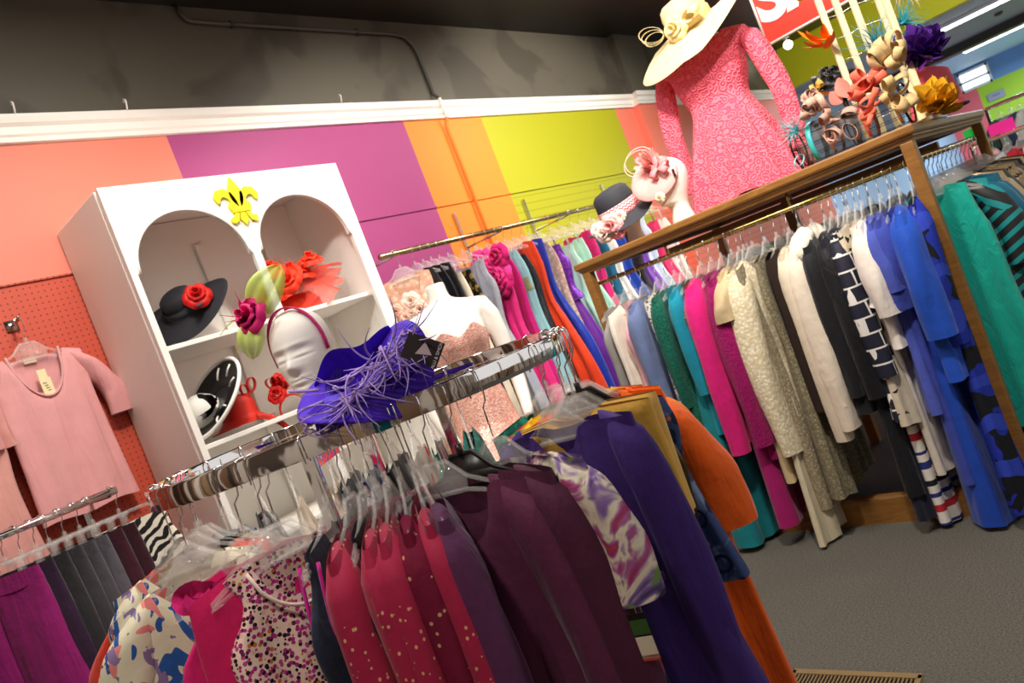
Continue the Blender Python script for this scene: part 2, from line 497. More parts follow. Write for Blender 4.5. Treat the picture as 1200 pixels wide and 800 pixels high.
# ------------------------------------------------------------------ arched white cabinet
cabx0, cabx1, caby, cabz = 1.41, 2.645, 3.11, 2.572
cab = empty('display_cabinet', 'tall white display cabinet with two arched openings against the coral and purple wall', 'cabinet', ((cabx0+cabx1)/2, caby, 0))
cw = cabx1-cabx0; cd = WY-.01-caby
def cbox(name, c, d, bev=.003):
    m = MB(); m.box(c, d); return m.obj(name, WHITEPAINT, cab, smooth=False, bevel=bev)
cbox('side_panel', (-cw/2+.011, cd/2+.02, cabz/2), (.022, cd-.04, cabz)); cbox('side_panel', (cw/2-.011, cd/2+.02, cabz/2), (.022, cd-.04, cabz))
cbox('top_panel', (0, cd/2+.02, cabz-.011), (cw-.044, cd-.04, .022))
cbox('back_panel', (0, cd-.01, cabz/2), (cw-.044, .012, cabz-.05))
for z in (1.875, 1.43, .95, .5, .08): cbox('shelf', (0, cd/2+.01, z-.011), (cw-.046, cd-.06, .022))
# front frame with the arches
m = MB()
mid = (cabx0+cabx1)/2
AR = []   # arch openings: (xl, xr, spring, apex)
for xl, xr in ((1.45, 1.972), (2.035, 2.565)): AR.append((xl-mid, xr-mid, 2.19, 2.435))
def slab(x0, x1, z0f, z1f, n=1):
    F = [[], []]
    for i in range(n):
        a = x0+(x1-x0)*i/n; b = x0+(x1-x0)*(i+1)/n
        m.prism([(a, z0f(a)), (b, z0f(b)), (b, z1f(b)), (a, z1f(a))], .024, lambda x, z, t: (x, t-.002, z))
top = lambda x: cabz
zero = lambda x: 0.
slab(-cw/2, AR[0][0]-.012, zero, top); slab(AR[0][1]+.012, AR[1][0]-.012, zero, top); slab(AR[1][1]+.012, cw/2, zero, top)
for xl, xr, sp, ap in AR:
    c = (xl+xr)/2; hw = (xr-xl)/2
    arch = lambda x: sp+(ap-sp)*math.sqrt(max(0, 1-((x-c)/hw)**2))
    xs = [c-hw*cos(PI*i/28) for i in range(29)]
    for a, b in zip(xs, xs[1:]):
        m.prism([(a, arch(a)), (b, arch(b)), (b, cabz), (a, cabz)], .024, lambda x, z, t: (x, t-.002, z))
    for s_, e in ((xl-.012, xl), (xr, xr+.012)):
        m.prism([(s_, sp), (e, sp), (e, cabz), (s_, cabz)], .024, lambda x, z, t: (x, t-.002, z))
m.obj('front_frame', WHITEPAINT, cab, smooth=False)
m = MB()
for xl, xr, sp, ap in AR:
    c = (xl+xr)/2; hw = (xr-xl)/2
    m.tube([(c-hw*cos(PI*i/28), -.003, sp+(ap-sp)*sin(PI*i/28)) for i in range(29)], .006, 6)
m.obj('arch_bead', WHITEPAINT, cab)
# narrow moulding strips inside (panel joints)
m = MB()
for x in (.0, .38): m.box((x, cd-.03, 1.6), (.05, .02, 1.6))
m.obj('back_batten', WHITEPAINT, cab, smooth=False, bevel=.004)
# yellow fleur emblem fixed above the arches
YEL = solid('f0e22a', .5, name='yellow_paint')
fl = MB()
def leaf2(pts, th=.014): fl.prism(pts, th, lambda x, z, t: (x, -t, z))
N = 14
leaf2([(.034*sin(PI*(i/N)**.8)*(1), -.03+.15*i/N) for i in range(N+1)] + [(-.034*sin(PI*((N-i)/N)**.8), -.03+.15*(N-i)/N) for i in range(1, N)])
def curl(sg):
    path = [(.012, -.035), (.02, .0), (.035, .032), (.06, .05), (.085, .046), (.1, .025), (.098, .002)]
    wd = [.008, .013, .018, .02, .019, .016, .004]
    L = []; R = []
    for k, (x, z) in enumerate(path):
        a = path[min(k+1, 6)]; b = path[max(k-1, 0)]; tx, tz = a[0]-b[0], a[1]-b[1]; l = math.hypot(tx, tz); nx, nz = -tz/l, tx/l
        L.append((sg*(x+nx*wd[k]), z+nz*wd[k])); R.append((sg*(x-nx*wd[k]), z-nz*wd[k]))
    for k in range(6): leaf2([L[k], L[k+1], R[k+1], R[k]])
curl(1); curl(-1)
leaf2([(-.045, -.05), (.045, -.05), (.045, -.03), (-.045, -.03)], .018)
def disc2(x, z, r, rz=1): leaf2([(x+r*cos(2*PI*i/16), z+rz*r*sin(2*PI*i/16)) for i in range(16)], .015)
disc2(-.036, -.02, .02); disc2(.036, -.02, .02)
leaf2([(-.012, -.05), (.012, -.05), (.02, -.085), (0, -.115), (-.02, -.085)])
for sg in (1, -1):
    leaf2([(sg*.015, -.05), (sg*.035, -.05), (sg*.05, -.075), (sg*.06, -.09), (sg*.035, -.095)]); disc2(sg*.055, -.086, .015)
fo = fl.obj('fleur_emblem', YEL, cab, loc=(2.0-mid, -.004, 2.432), smooth=False)
fo['label'] = 'yellow painted fleur emblem'
# little white cup hooks on the moulding
for x in (1.42, 1.93, 3.3):
    m = MB(); m.tube([(0, 0, 0), (0, -.012, .02), (0, -.02, .045), (0, -.008, .055), (0, .006, .045)], .004, 6)
    tag(m.obj('cup_hook', WHITEPAINT, loc=(x, WY-.05, 3.138)), 'small white cup hook standing on the white moulding', 'hook', 'cup hooks on the moulding')
# ------------------------------------------------------------------ four-sided wooden rack with display top
RX0, RX1, RY0, RY1 = 3.34, 5.08, .673, 2.408
OAK = wood('honey_oak', '7e5426', '9c6c34', .45, (6, 1, 6))
rk = empty('wooden_display_rack', 'four-sided wooden clothes rack with moulded display top and brass rails', 'clothes rack', ((RX0+RX1)/2, (RY0+RY1)/2, 0))
rx, ry = (RX1-RX0)/2, (RY1-RY0)/2
def swept_rect(m, prof):
    P = []
    for sx, sy in ((-1, -1), (1, -1), (1, 1), (-1, 1)):
        P.append([(sx*(rx-d), sy*(ry-d), z) for d, z in prof])
    b = m.grid(list(map(list, zip(*P))), wu=True)
m = MB(); swept_rect(m, [(.12, 1.545), (.03, 1.545), (.022, 1.548), (.02, 1.556), (.012, 1.566), (.012, 1.572), (.004, 1.576), (0, 1.584), (0, 1.606), (.004, 1.612), (.12, 1.612), (.12, 1.545)])
m.obj('crown_moulding', OAK, rk, smooth=False)
m = MB(); m.box((0, 0, 1.588), (2*rx-.2, 2*ry-.2, .036)); m.obj('display_top', OAK, rk, smooth=False)
for sx in (-1, 1):
    for sy in (-1, 1):
        m = MB(); m.box((sx*(rx-.045), sy*(ry-.045), .775), (.05, .05, 1.55)); m.obj('post', OAK, rk, smooth=False, bevel=.004)
m = MB(); m.box((0, 0, .775), (.05, .05, 1.55)); m.box((0, 0, 1.5), (.04, 2*ry-.2, .05)); m.obj('centre_post', OAK, rk, smooth=False)
m = MB(); swept_rect(m, [(.03, 0), (.018, 0), (.018, .115), (.024, .125), (.05, .128), (.05, 0), (.03, 0)]); m.obj('plinth', OAK, rk, smooth=False)
m = MB(); m.box((0, 0, .1), (2*rx-.1, 2*ry-.1, .02)); m.obj('base_board', solid('2c2420', .7), rk, smooth=False)
FX = RX0+.075            # front rail
SY = RY0+.06             # side rail
RZ = 1.475
def rail(ax, ay, bx, by, z, name='brass_rail', mat=BRASS, r=.011, par=rk):
    m = MB(); o = par.location
    m.tube([(ax-o.x, ay-o.y, z-o.z), (bx-o.x, by-o.y, z-o.z)], r, 14); return m.obj(name, mat, par)
rail(FX, RY0+.07, FX, RY1-.07, RZ); rail(RX0+.07, SY, RX1-.07, SY, RZ); rail(RX1-.075, RY0+.07, RX1-.075, RY1-.07, RZ); rail(RX0+.07, RY1-.06, RX1-.07, RY1-.06, RZ)
for y in (-.3, .35):
    m = MB(); m.tube([(FX-rk.location.x, y, RZ), (FX-rk.location.x+.0, y, 1.56)], .007, 8); m.obj('rail_bracket', BRASS, rk)

# ------------------------------------------------------------------ chrome loop rack in front
YAW = .8360
FW = Vector((sin(YAW), cos(YAW), 0)); RT = Vector((cos(YAW), -sin(YAW), 0))
def LF(lat, fwd, z=0): return RT*lat + FW*fwd + Vector((0, 0, z))
CL0, CL1, CF, CR = -.65, -.2, 1.94, .32
def loopz(fwd): return 1.384 + (fwd-1.62)*.024       # the far side of the loop stands a little higher
def loop_pt(s):
    """('front', lat) / ('left', deg) / ('right', deg) / ('back', lat) -> lat, fwd, outward angle (0 = towards camera, + = left)"""
    k, v = s
    if k == 'front': return v, CF-CR, 0
    if k == 'back': return v, CF+CR, 180
    a = math.radians(v)
    if k == 'left': return CL0-CR*sin(a), CF-CR*cos(a), v
    return CL1+CR*sin(a), CF-CR*cos(a), -v
cr = empty('chrome_clothes_rack', 'chrome oval loop clothes rack in the foreground with a flat bar rail', 'clothes rack', tuple(LF((CL0+CL1)/2, CF)))
loop = [('front', CL0+(CL1-CL0)*i/8) for i in range(9)] + [('right', 180*i/18) for i in range(1, 18)] + [('back', CL1+(CL0-CL1)*i/8) for i in range(9)] + [('left', 180-180*i/18) for i in range(1, 18)]
rows = []
for s in loop:
    la, fw, ang = loop_pt(s); a = math.radians(ang); n = RT*(-sin(a)) - FW*cos(a)
    z = loopz(fw); c = LF(la, fw, z) - cr.location
    row = []
    for dn, dz in ((.006, -.05), (.007, -.046), (.007, -.004), (.005, 0), (-.005, 0), (-.007, -.004), (-.007, -.046), (-.006, -.05)):
        row.append(c + n*dn + Vector((0, 0, dz)))
    rows.append(row)
m = MB(); m.grid(rows, wu=True, wv=True); m.obj('rail_loop', CHROME, cr, auto=True)
for la, fw in ((-.49, CF-CR+.012), (-.36, CF-CR+.5), (-.49, CF+CR-.012), (-.2, CF+CR-.012)):
    pass
for la, sg in ((-.5, 1), (-.5, -1), (-.27, -1)):
    fw = CF - sg*(CR-.012)
    m = MB(); c = LF(la, fw) - cr.location
    m.box(c+Vector((0, 0, (loopz(fw)-.05)/2+.01)), (.03, .022, loopz(fw)-.06), -YAW); m.obj('upright', CHROME, cr, smooth=False, bevel=.003)
cc = LF(-.5, CF+.02) - cr.location
m = MB(); m.box(LF(-.5, CF)-cr.location+Vector((0, 0, 1.315)), (.022, 2*CR-.02, .02), -YAW); m.obj('cross_bar', CHROME, cr, smooth=False)
m = MB(); m.lathe([(.001, 1.326), (.13, 1.326), (.14, 1.332), (.13, 1.342), (.001, 1.342)], 40, c=(cc.x, cc.y, 0)); m.obj('top_plate', CHROME, cr)
for sg in (1, -1):
    c = LF(-.43, CF+sg*.26) - cr.location
    m = MB(); m.box(c+Vector((0, 0, .03)), (.9, .03, .03), -YAW); m.obj('foot_bar', CHROME, cr, smooth=False, bevel=.003)
# teal size divider slipped over the front bar
la = -.322
n = -FW
m = MB()
c = LF(la, CF-CR, loopz(CF-CR))
for d, h in ((.0085, .054), (-.0085, .054)):
    m.box(c - FW*d*1.0 + Vector((0, 0, -.025)), (.036, .0025, h), -YAW)
m.box(c+Vector((0, 0, .002)), (.036, .019, .0025), -YAW)
tag(m.obj('size_marker', solid('12889c', .4), smooth=False), 'teal plastic size marker clipped over the front chrome rail', 'marker')

# ------------------------------------------------------------------ rails along the back wall
def wall_rail(name, lab, x0, x1, y, z, brx, mat):
    r = empty(name, lab, 'clothes rail', (x0, y, z))
    m = MB(); m.tube([(0, 0, 0), (x1-x0, 0, 0)], .016, 14); m.obj('rail', mat, r)
    for bx in brx:
        m = MB(); m.tube([(bx-x0, 0, -.014), (bx-x0, WY-y-.02, -.014)], .008, 8); m.tube([(bx-x0, 0, -.014), (bx-x0, -.012, .01), (bx-x0, -.02, .018)], .008, 8)
        m.obj('bracket_arm', DULLCHROME, r)
        m = MB(); m.box((bx-x0, WY-y-.012, -.25), (.02, .022, 1.0)); m.obj('slotted_upright', DULLCHROME, r, smooth=False)
    return r
GY, GZ = 3.3, 2.065
wall_rail('gown_rail', 'high wall rail of olive-tinted chrome holding the evening gowns', 2.86, 6.3, GY, GZ, (2.95, 3.95, 4.75, 5.9), solid('a89c70', .25, 1, name='olive_reflection_chrome'))  # olive tint paints a reflection into the rail's metal colour
PYy, PZ = 3.3, 1.394
wall_rail('trouser_rail', 'low chrome rail at left edge holding trousers and skirts', -.1, 1.12, PYy, PZ, (.2, 1.09), CHROME)

# ------------------------------------------------------------------ hangers
def hook_mesh(w, h, drop):
    """wire hook; top of the loop touches z=+.003 above the rail top; drop to the hanger neck"""
    pts = [(-w, 0, -h)]
    pts += [(-w*cos(PI*i/10), 0, -.003 + w*.9*sin(PI*i/10) - w*.9 + .006) for i in range(11)]
    pts += [(w, 0, -h*.9), (w*.8, 0, -h-.012), (.15*w, 0, -h-.026), (0, 0, -drop)]
    m = MB(); m.tube(pts, .0019, 6); return m.mesh('hook', CHROME)
HK_FLAT = hook_mesh(.02, .058, .15)
HK_ROUND = hook_mesh(.0165, .034, .1)
def crest_hanger(drop, mat, full=False):
    """moulded hanger with a tall framed crest under the hook"""
    z0 = -drop; m = MB()
    m.tube([(0, 0, z0+.014), (0, 0, z0-.012)], .008, 8)
    out = [(-.03, z0-.008), (.03, z0-.008), (.07, z0-.05), (.178, z0-.098), (.182, z0-.108), (.168, z0-.104), (.06, z0-.078), (-.06, z0-.078), (-.168, z0-.104), (-.182, z0-.108), (-.178, z0-.098), (-.07, z0-.05)]
    m.tube([(x, 0, z) for x, z in out], .0055, 8, flat=.7, closed=True)
    m.prism([(-.03, z0-.008), (.03, z0-.008), (.07, z0-.05), (.06, z0-.078), (-.06, z0-.078), (-.07, z0-.05)], .002, lambda x, z, t: (x, t-.001, z))
    if full: m.prism([(-.07, z0-.05), (.07, z0-.05), (.175, z0-.1), (.06, z0-.078), (-.06, z0-.078), (-.175, z0-.1)], .004, lambda x, z, t: (x, t-.002, z))
    return m.mesh('hanger', mat)
def hanger_mesh(drop, mat, hw=.205, slope=.052, solid_=False):
    z0 = -drop
    m = MB()
    for sg in (-1, 1):
        pts = [(0, 0, z0), (sg*.03, 0, z0-.006), (sg*.06, 0, z0-.02), (sg*.12, 0, z0-.036), (sg*.17, 0, z0-.047), (sg*hw, 0, z0-slope-.012)]
        m.tube(pts, [.009, .009, .008, .0075, .007, .006], 8, flat=.55)
        m.tube([(sg*hw, 0, z0-slope-.012), (sg*(hw+.004), 0, z0-slope-.025), (sg*(hw-.01), 0, z0-slope-.03)], .004, 6)
    m.tube([(0, 0, z0+.012), (0, 0, z0-.008)], .008, 8)
    # the thin web with its lower edge that fills the middle of the moulding
    pl = [(-.06, z0-.022), (.06, z0-.022), (.085, z0-.06), (-.085, z0-.06)]
    if solid_: pl = [(-.1, z0-.03), (.1, z0-.03), (.15, z0-.052), (-.15, z0-.052)]
    m.prism(pl, .002, lambda x, z, t: (x, t-.001, z))
    m.tube([(-.19, 0, z0-.054), (-.08, 0, z0-.062), (.08, 0, z0-.062), (.19, 0, z0-.054)], .0045, 6)
    return m.mesh('hanger', mat)
HG = {('clear', 'flat'): crest_hanger(.15, CLEAR), ('clear', 'round'): crest_hanger(.1, CLEAR), ('black', 'flat'): crest_hanger(.15, BLACKPL, True), ('black', 'round'): crest_hanger(.1, BLACKPL, True)}
def clip_mesh(drop):
    m = MB(); z0 = -drop
    m.tube([(0, 0, z0+.01), (0, 0, z0-.012)], .008, 8); m.box((0, 0, z0-.014), (.3, .01, .014))
    return m.mesh('clip_hanger', CLEAR)
def clips_mesh(drop):
    m = MB(); z0 = -drop
    m.box((0, 0, z0-.035), (.022, .022, .04))
    return m.mesh('clip', CLEAR)
CLIPH, CLIPC = clip_mesh(.1), clips_mesh(.1)
HK = {'flat': HK_FLAT, 'round': HK_ROUND}
def add_hanger(short, loc, rz, kind='clear', rail_='round'):
    clip = kind == 'clip'
    nm = 'clip_hanger' if clip else kind + '_hanger'
    r = bpy.data.objects.new(nm, CLIPH if clip else HG[(kind, rail_)]); COL.objects.link(r)
    r.location = loc; r.rotation_euler = (0, 0, rz)
    w = {'clear': 'clear plastic hanger with metal hook', 'black': 'black hanger with metal hook', 'clip': 'clear clip hanger with metal hook'}[kind]
    tag(r, f'{w} carrying the {short}', 'hanger', 'hangers on the clothes rails')
    h = bpy.data.objects.new('hook', HK[rail_]); COL.objects.link(h); h.parent = r
    if clip:
        for sd in (-.125, .125):
            h = bpy.data.objects.new('clip', CLIPC); COL.objects.link(h); h.parent = r; h.location.x = sd
    return r

# ------------------------------------------------------------------ garments
def cloth_body(m, W, L, T, drop, sh=.2, nu=.42, scoop=.09, back=.02, fold=.012, fq=3.0, seed=0, dip=0., armhole=0., hemv=.006, N=44, M=22, slope=.05, top=None, twist=0.):
    """closed sheet of cloth hanging from a hanger. W = [(v, half width)], T = [(v, thickness)], v 0 at shoulder .. 1 at hem"""
    R = random.Random(seed)
    p1, p2, p3 = R.uniform(0, 6), R.uniform(0, 6), R.uniform(0, 6)
    q = R.uniform(.85, 1.2)*fq
    ztop0 = -drop + .004
    rows = []
    vs = [(j/M)**1.15 for j in range(M+1)]
    for v in vs:
        w = smooth_lerp(v, W); t = lerp(v, T); row = []
        for i in range(N):
            ph = 2*PI*i/N
            u = cos(ph); s = sin(ph); u = math.copysign(abs(u)**.85, u)
            front = s < 0
            x = u*w
            xs = u*lerp(0, W)
            if top is None:
                zt = ztop0 - slope*min(1.2, abs(xs)/.205)**1.2
                if abs(u) < nu:
                    zt -= (scoop if front else back)*(1-(u/nu)**2)**.6
            else: zt = top(u, front)
            zb = -drop - L - dip*(u+1)/2 + hemv*sin(5*u+p3) 
            z = zt + (zb-zt)*v
            A = fold*min(1, v*2.2)**1.1
            env = 1-abs(u)**6
            fy = A*(sin(q*PI*u+p1+1.3*v)+.45*sin(2.3*q*PI*u+p2-v)) if front else A*(sin(q*PI*u+p2+v)+.45*sin(2.1*q*PI*u+p1))
            y = math.copysign(abs(s)**.55, s)*t/2 + fy*env
            x += .35*A*sin(q*PI*u*1.5+p3+2*v)
            row.append((x, y, z))
        rows.append(row)
    m.grid(rows, wu=True)
    return m

def sleeve_mesh(m, side, sh, drop, L, r0, r1, out=.06, fwd=0., seed=0, slope=.05, bell=0, N=18, M=14):
    R = random.Random(seed+side)
    p = R.uniform(0, 6)
    z0 = -drop - slope*min(1.2, sh/.205)**1.2 - .004
    rows = []
    for j in range(M+1):
        v = j/M
        r = r0+(r1-r0)*v + bell*v*v
        cx = side*(sh - r0*.32 + out*sin(min(1, v*1.6)*PI/2))
        cz = z0 - r0*.55 - L*v
        cy = fwd*v*v
        k = min(1, .45+v*6)           # the head of the sleeve closes on the shoulder
        row = []
        for i in range(N):
            a = 2*PI*i/N
            wob = 1+.1*sin(3*a+p+5*v)*min(1, v*3)
            dx = r*.62*cos(a)*wob*(.7+.3*k); dy = r*.5*sin(a)*wob*k
            # shoulder cap: outer edge lower than inner
            dz = (1-min(1, v*3))*(r0*.55 + (-.35*r0*cos(a)*side))
            row.append((cx+dx, cy+dy, cz+dz))
        rows.append(row)
    b = m.grid(rows, wu=True); m.cap(b, N, True)
    # turned-in cuff so the opening has depth
    last = rows[-1]; c = sum((Vector(q) for q in last), Vector())/N
    m.grid([last, [tuple(c+(Vector(q)-c)*.8+Vector((0, 0, .012))) for q in last]], wu=True)
    return m

KINDS = {
 # half widths by height, thickness by height
 'top':    ([(0, .2), (.2, .215), (.55, .2), (1, .225)], [(0, .03), (.06, .055), (.5, .06), (1, .065)]),
 'tank':   ([(0, .145), (.1, .14), (.26, .2), (.55, .19), (1, .23)], [(0, .022), (.15, .035), (.5, .06), (1, .07)]),
 'jacket': ([(0, .205), (.15, .22), (.5, .205), (1, .235)], [(0, .045), (.06, .08), (.5, .09), (1, .09)]),
 'coat':   ([(0, .2), (.12, .215), (.4, .205), (1, .3)], [(0, .03), (.1, .075), (.5, .09), (1, .1)]),
 'dress':  ([(0, .15), (.07, .145), (.16, .2), (.38, .17), (.5, .19), (1, .27)], [(0, .012), (.1, .03), (.4, .05), (1, .085)]),
 'shift':  ([(0, .19), (.15, .205), (.4, .19), (1, .23)], [(0, .03), (.06, .05), (.4, .055), (1, .075)]),
 'gown':   ([(0, .14), (.05, .135), (.12, .175), (.3, .14), (.45, .19), (1, .26)], [(0, .012), (.08, .03), (.3, .05), (.6, .08), (1, .12)]),
}
GN = [0]
def garment(name, label, cat, group, loc, rz, kind, L, mat, hang='clear', rail_='round', short=None, sleeve=0, sr=(.085, .06), out=.055, smat=None, dens=1, extra=None, hanger=True, **kw):
    """a hanging garment and its hanger; sleeve = length (0 = none)"""
    GN[0] += 1; seed = GN[0]*13
    drop = .19 if rail_ == 'flat' else .14
    W, T = KINDS[kind]
    if 'W' in kw: W = kw.pop('W')
    if 'T' in kw: T = kw.pop('T')
    low = kw.pop('low', 0)       # strapped bodices hang lower than the hanger
    R = random.Random(seed); j = R.uniform(.92, 1.08)
    W = [(v, w*(1 if v < .05 else j*R.uniform(.94, 1.06))) for v, w in W]
    if 'fold' not in kw: kw['fold'] = R.uniform(.012, .02)
    if 'fq' not in kw: kw['fq'] = R.uniform(2.4, 4)
    if low: kw['slope'] = .02
    m = MB(); cloth_body(m, W, L-low, T, drop+low, seed=seed, **kw)
    has = sleeve or extra or low
    if not has:
        o = m.obj(name, mat, None, loc, (0, 0, rz))
        tag(o, label, cat, group)
    else:
        o = empty(name, label, cat, loc, (0, 0, rz), group)
        m.obj('body', mat, o)
        if sleeve:
            sh = W[0][1]
            for sd in (-1, 1):
                m = MB(); sleeve_mesh(m, sd, sh, drop, sleeve, sr[0], sr[1], out, seed=seed, slope=kw.get('slope', .05), fwd=rnd.uniform(-.02, .02))
                m.obj('sleeve', smat or mat, o)
        if low:
            for sd in (-1, 1):
                m = MB(); m.tube([(sd*W[0][1]*.8, -.012, -drop-low-.02), (sd*W[0][1]*.72, 0, -drop-.035), (sd*W[0][1]*.8, .012, -drop-low-.02)], .003, 6); m.obj('strap', mat, o)
        if extra: extra(o, drop+low)
    if hanger: add_hanger(short or label, loc, rz, hang, rail_)
    return o

def trousers(name, label, cat, group, loc, rz, L, mat, hw=.17, flare=.0, skirt=False, short=None, drop=.155, thick=.05):
    GN[0] += 1; R = random.Random(GN[0])
    o = empty(name, label, cat, loc, (0, 0, rz), group)
    def tp(u, f): return -drop
    m = MB(); cloth_body(m, [(0, hw), (1, hw+.004)], .055, [(0, .022), (1, .03)], drop, top=tp, fold=.0, seed=GN[0], M=3); m.obj('waistband', mat, o)
    if skirt:
        m = MB(); cloth_body(m, [(0, hw), (.3, hw+.035), (1, hw+.05+flare)], L, [(0, .03), (1, thick)], drop, top=lambda u, f: -drop-.05, fold=.012, seed=GN[0]); m.obj('skirt_panel', mat, o)
    else:
        for sd in (-1, 1):
            P = []
            for j in range(19):
                v = j/18; row = []
                cx = sd*(hw*.5 + .02*v); w = hw*.52*(1+.1*sin(v*PI)) + flare*v**2.5
                for i in range(22):
                    a = 2*PI*i/22
                    row.append((cx+w*cos(a), (.014+.016*min(1, v*4)+flare*.25*v)*sin(a)+.006*sin(3*a+6*v), -drop-.05-(L-.05)*v + .012*cos(a)*sd*v))
                P.append(row)
            m = MB(); m.grid(P, wu=True); m.obj('trouser_leg', mat, o)
    add_hanger(short or label, loc, rz, 'clip', 'round')
    return o
# ------------------------------------------------------------------ cloth prints
def birds_mat():
    t = NT('cream_bird_print')
    co = t.co((1, .25, 1))
    v = t.vor(7, co=co, rand=.5); d = v.outputs['Distance']
    # medallions: a ring of petals round each cell centre
    ring = t.math('LESS_THAN', t.math('ABSOLUTE', t.math('SUBTRACT', d, .3)), .09)
    petals = t.math('LESS_THAN', t.vor(58, co=co, rand=.4).outputs['Distance'], .42)
    f1 = t.math('MULTIPLY', ring, petals)
    f1b = t.math('LESS_THAN', d, .1)
    c = t.mix(f1, 'e6dfc4', '8a3a55'); c = t.mix(f1b, c, 'd79a86')
    b = t.noise(15, 1, .4, 1.6, t.co((1, .3, .6), (0, .6, 0)))
    c = t.mix(t.math('GREATER_THAN', b.outputs[0], .61), c, '2f5da8')
    b = t.noise(13, 1, .4, .8, t.co((1, .3, 1), (0, 2, 1)))
    c = t.mix(t.math('GREATER_THAN', b.outputs[0], .64), c, 'e88a86')
    b = t.noise(24, 2, .5, 2, t.co((1, .3, .5), (0, 1.2, 0)))
    c = t.mix(t.math('GREATER_THAN', b.outputs[0], .63), c, '8e7aa6')
    t.color(c); t.set(Roughness=.8, Specular_IOR_Level=.2); t.bump(t.noise(22, 4, .6).outputs[0], .25, .012); return t.m
BIRDS = birds_mat()
def leopard_mat():
    t = NT('pink_leopard_print'); v = t.vor(105, rand=1); sep = t.new('ShaderNodeSeparateColor'); t.link(v.outputs['Color'], sep.inputs[0])
    col = t.ramp(sep.outputs[0], [(0, 'b02a78'), (.3, '2a1226'), (.5, 'c4478c'), (.72, 'd0782c'), (.8, '6e1d4e'), (.92, 'e9bcae')], True)
    f = t.math('LESS_THAN', v.outputs['Distance'], .5)
    t.color(t.mix(f, 'f2d2c2', col)); t.set(Roughness=.8, Specular_IOR_Level=.2); t.bump(t.noise(20, 4, .6).outputs[0], .25, .012); return t.m
LEOP = leopard_mat()
def zebra_mat():
    t = NT('black_cream_zebra_print'); w = t.wave(9, 6, 1.6, 'Z', t.co((1, 1, 1), (0, .5, 0)))
    t.color(t.ramp(w.outputs['Fac'], [(.45, '131110'), (.52, 'efe6d6')])); t.set(Roughness=.6); return t.m
def floral_mat():
    t = NT('watercolour_floral_print')
    n = t.noise(13, 3, .5, 1.2, t.co((1, .5, .8)))
    c = t.ramp(n.outputs[0], [(.33, '4c3a6c'), (.4, '8a6aa8'), (.45, 'e0d2c0'), (.5, 'ece0c8'), (.55, 'b06a9c'), (.6, 'a8326e'), (.66, 'c8502c')])
    n2 = t.noise(12, 2, .5, 1, t.co((1, .5, 1), (1, 2, 0)))
    c = t.mix(t.ramp(n2.outputs[0], [(.56, 0.), (.6, 1.)]), c, '6c8a3c')
    n3 = t.noise(10, 2, .5, 1, t.co((1, .5, 1), (2, 0, 1)))
    c = t.mix(t.ramp(n3.outputs[0], [(.58, 0.), (.62, 1.)]), c, '2c2438')
    t.color(c); t.set(Roughness=.65, Specular_IOR_Level=.3); t.bump(t.noise(16, 4, .6).outputs[0], .3, .015); return t.m
FLORAL = floral_mat()
def cran_mat():
    t = NT('cranberry_gold_sequin'); co = t.co((1, 1, .8))
    f = t.math('MULTIPLY', t.math('LESS_THAN', t.vor(75, co=co).outputs['Distance'], .22), t.math('GREATER_THAN', t.noise(7, 1, co=t.co((1, 1, .5))).outputs[0], .52))
    t.color(t.mix(f, 'a31440', 'd8a878')); t.set(Roughness=.7, Specular_IOR_Level=.3, Sheen_Weight=.15); t.bump(t.noise(24, 4, .6).outputs[0], .2, .012); return t.m
CRAN = cran_mat()
def chain_mat():
    t = NT('navy_chain_print'); b = t.new('ShaderNodeTexBrick'); b.inputs['Scale'].default_value = 9; b.inputs['Mortar Size'].default_value = .035; b.inputs['Mortar Smooth'].default_value = 0
    b.inputs['Color1'].default_value = lin('16172e'); b.inputs['Color2'].default_value = lin('16172e'); b.inputs['Mortar'].default_value = lin('ece8e2')
    b.inputs['Row Height'].default_value = .6
    t.link(t.co((1, 1, 1), (PI/2, 0, 0)), b.inputs['Vector'])
    t.color(b.outputs[0]); t.set(Roughness=.7); return t.m
def stripe_leg():
    t = NT('red_white_blue_stripes'); sp = t.new('ShaderNodeSeparateXYZ'); t.link(t.co(), sp.inputs[0])
    f = t.math('FRACT', t.math('MULTIPLY', sp.outputs[2], 3.2))
    t.color(t.ramp(f, [(0, 'ece5da'), (.1, '27307c'), (.2, 'ece5da'), (.3, '27307c'), (.34, 'ece5da'), (.5, 'c22733'), (.6, 'ece5da'), (.7, '27307c'), (.76, 'ece5da'), (.86, '17181f'), (.94, 'ece5da')], True))
    t.set(Roughness=.75); t.bump(t.noise(20, 4).outputs[0], .3, .01); return t.m
def tealgeo():
    t = NT('black_teal_geometric'); w = t.wave(7, 0, 1, 'Z', t.co((1, 1, 1), (0, .5, 0))); w2 = t.wave(5, 2.5, .8, 'Z', t.co((1, 1, 1), (0, -.7, 0)))
    sp = t.new('ShaderNodeSeparateXYZ'); t.link(t.co(), sp.inputs[0])
    f = t.mix(t.math('GREATER_THAN', t.noise(3.5, 0).outputs[0], .5), w.outputs['Color'], w2.outputs['Color'])
    t.color(t.ramp(f, [(0, '17191a'), (.62, '17191a'), (.63, '0d8a8c')], True)); t.set(Roughness=.65); return t.m

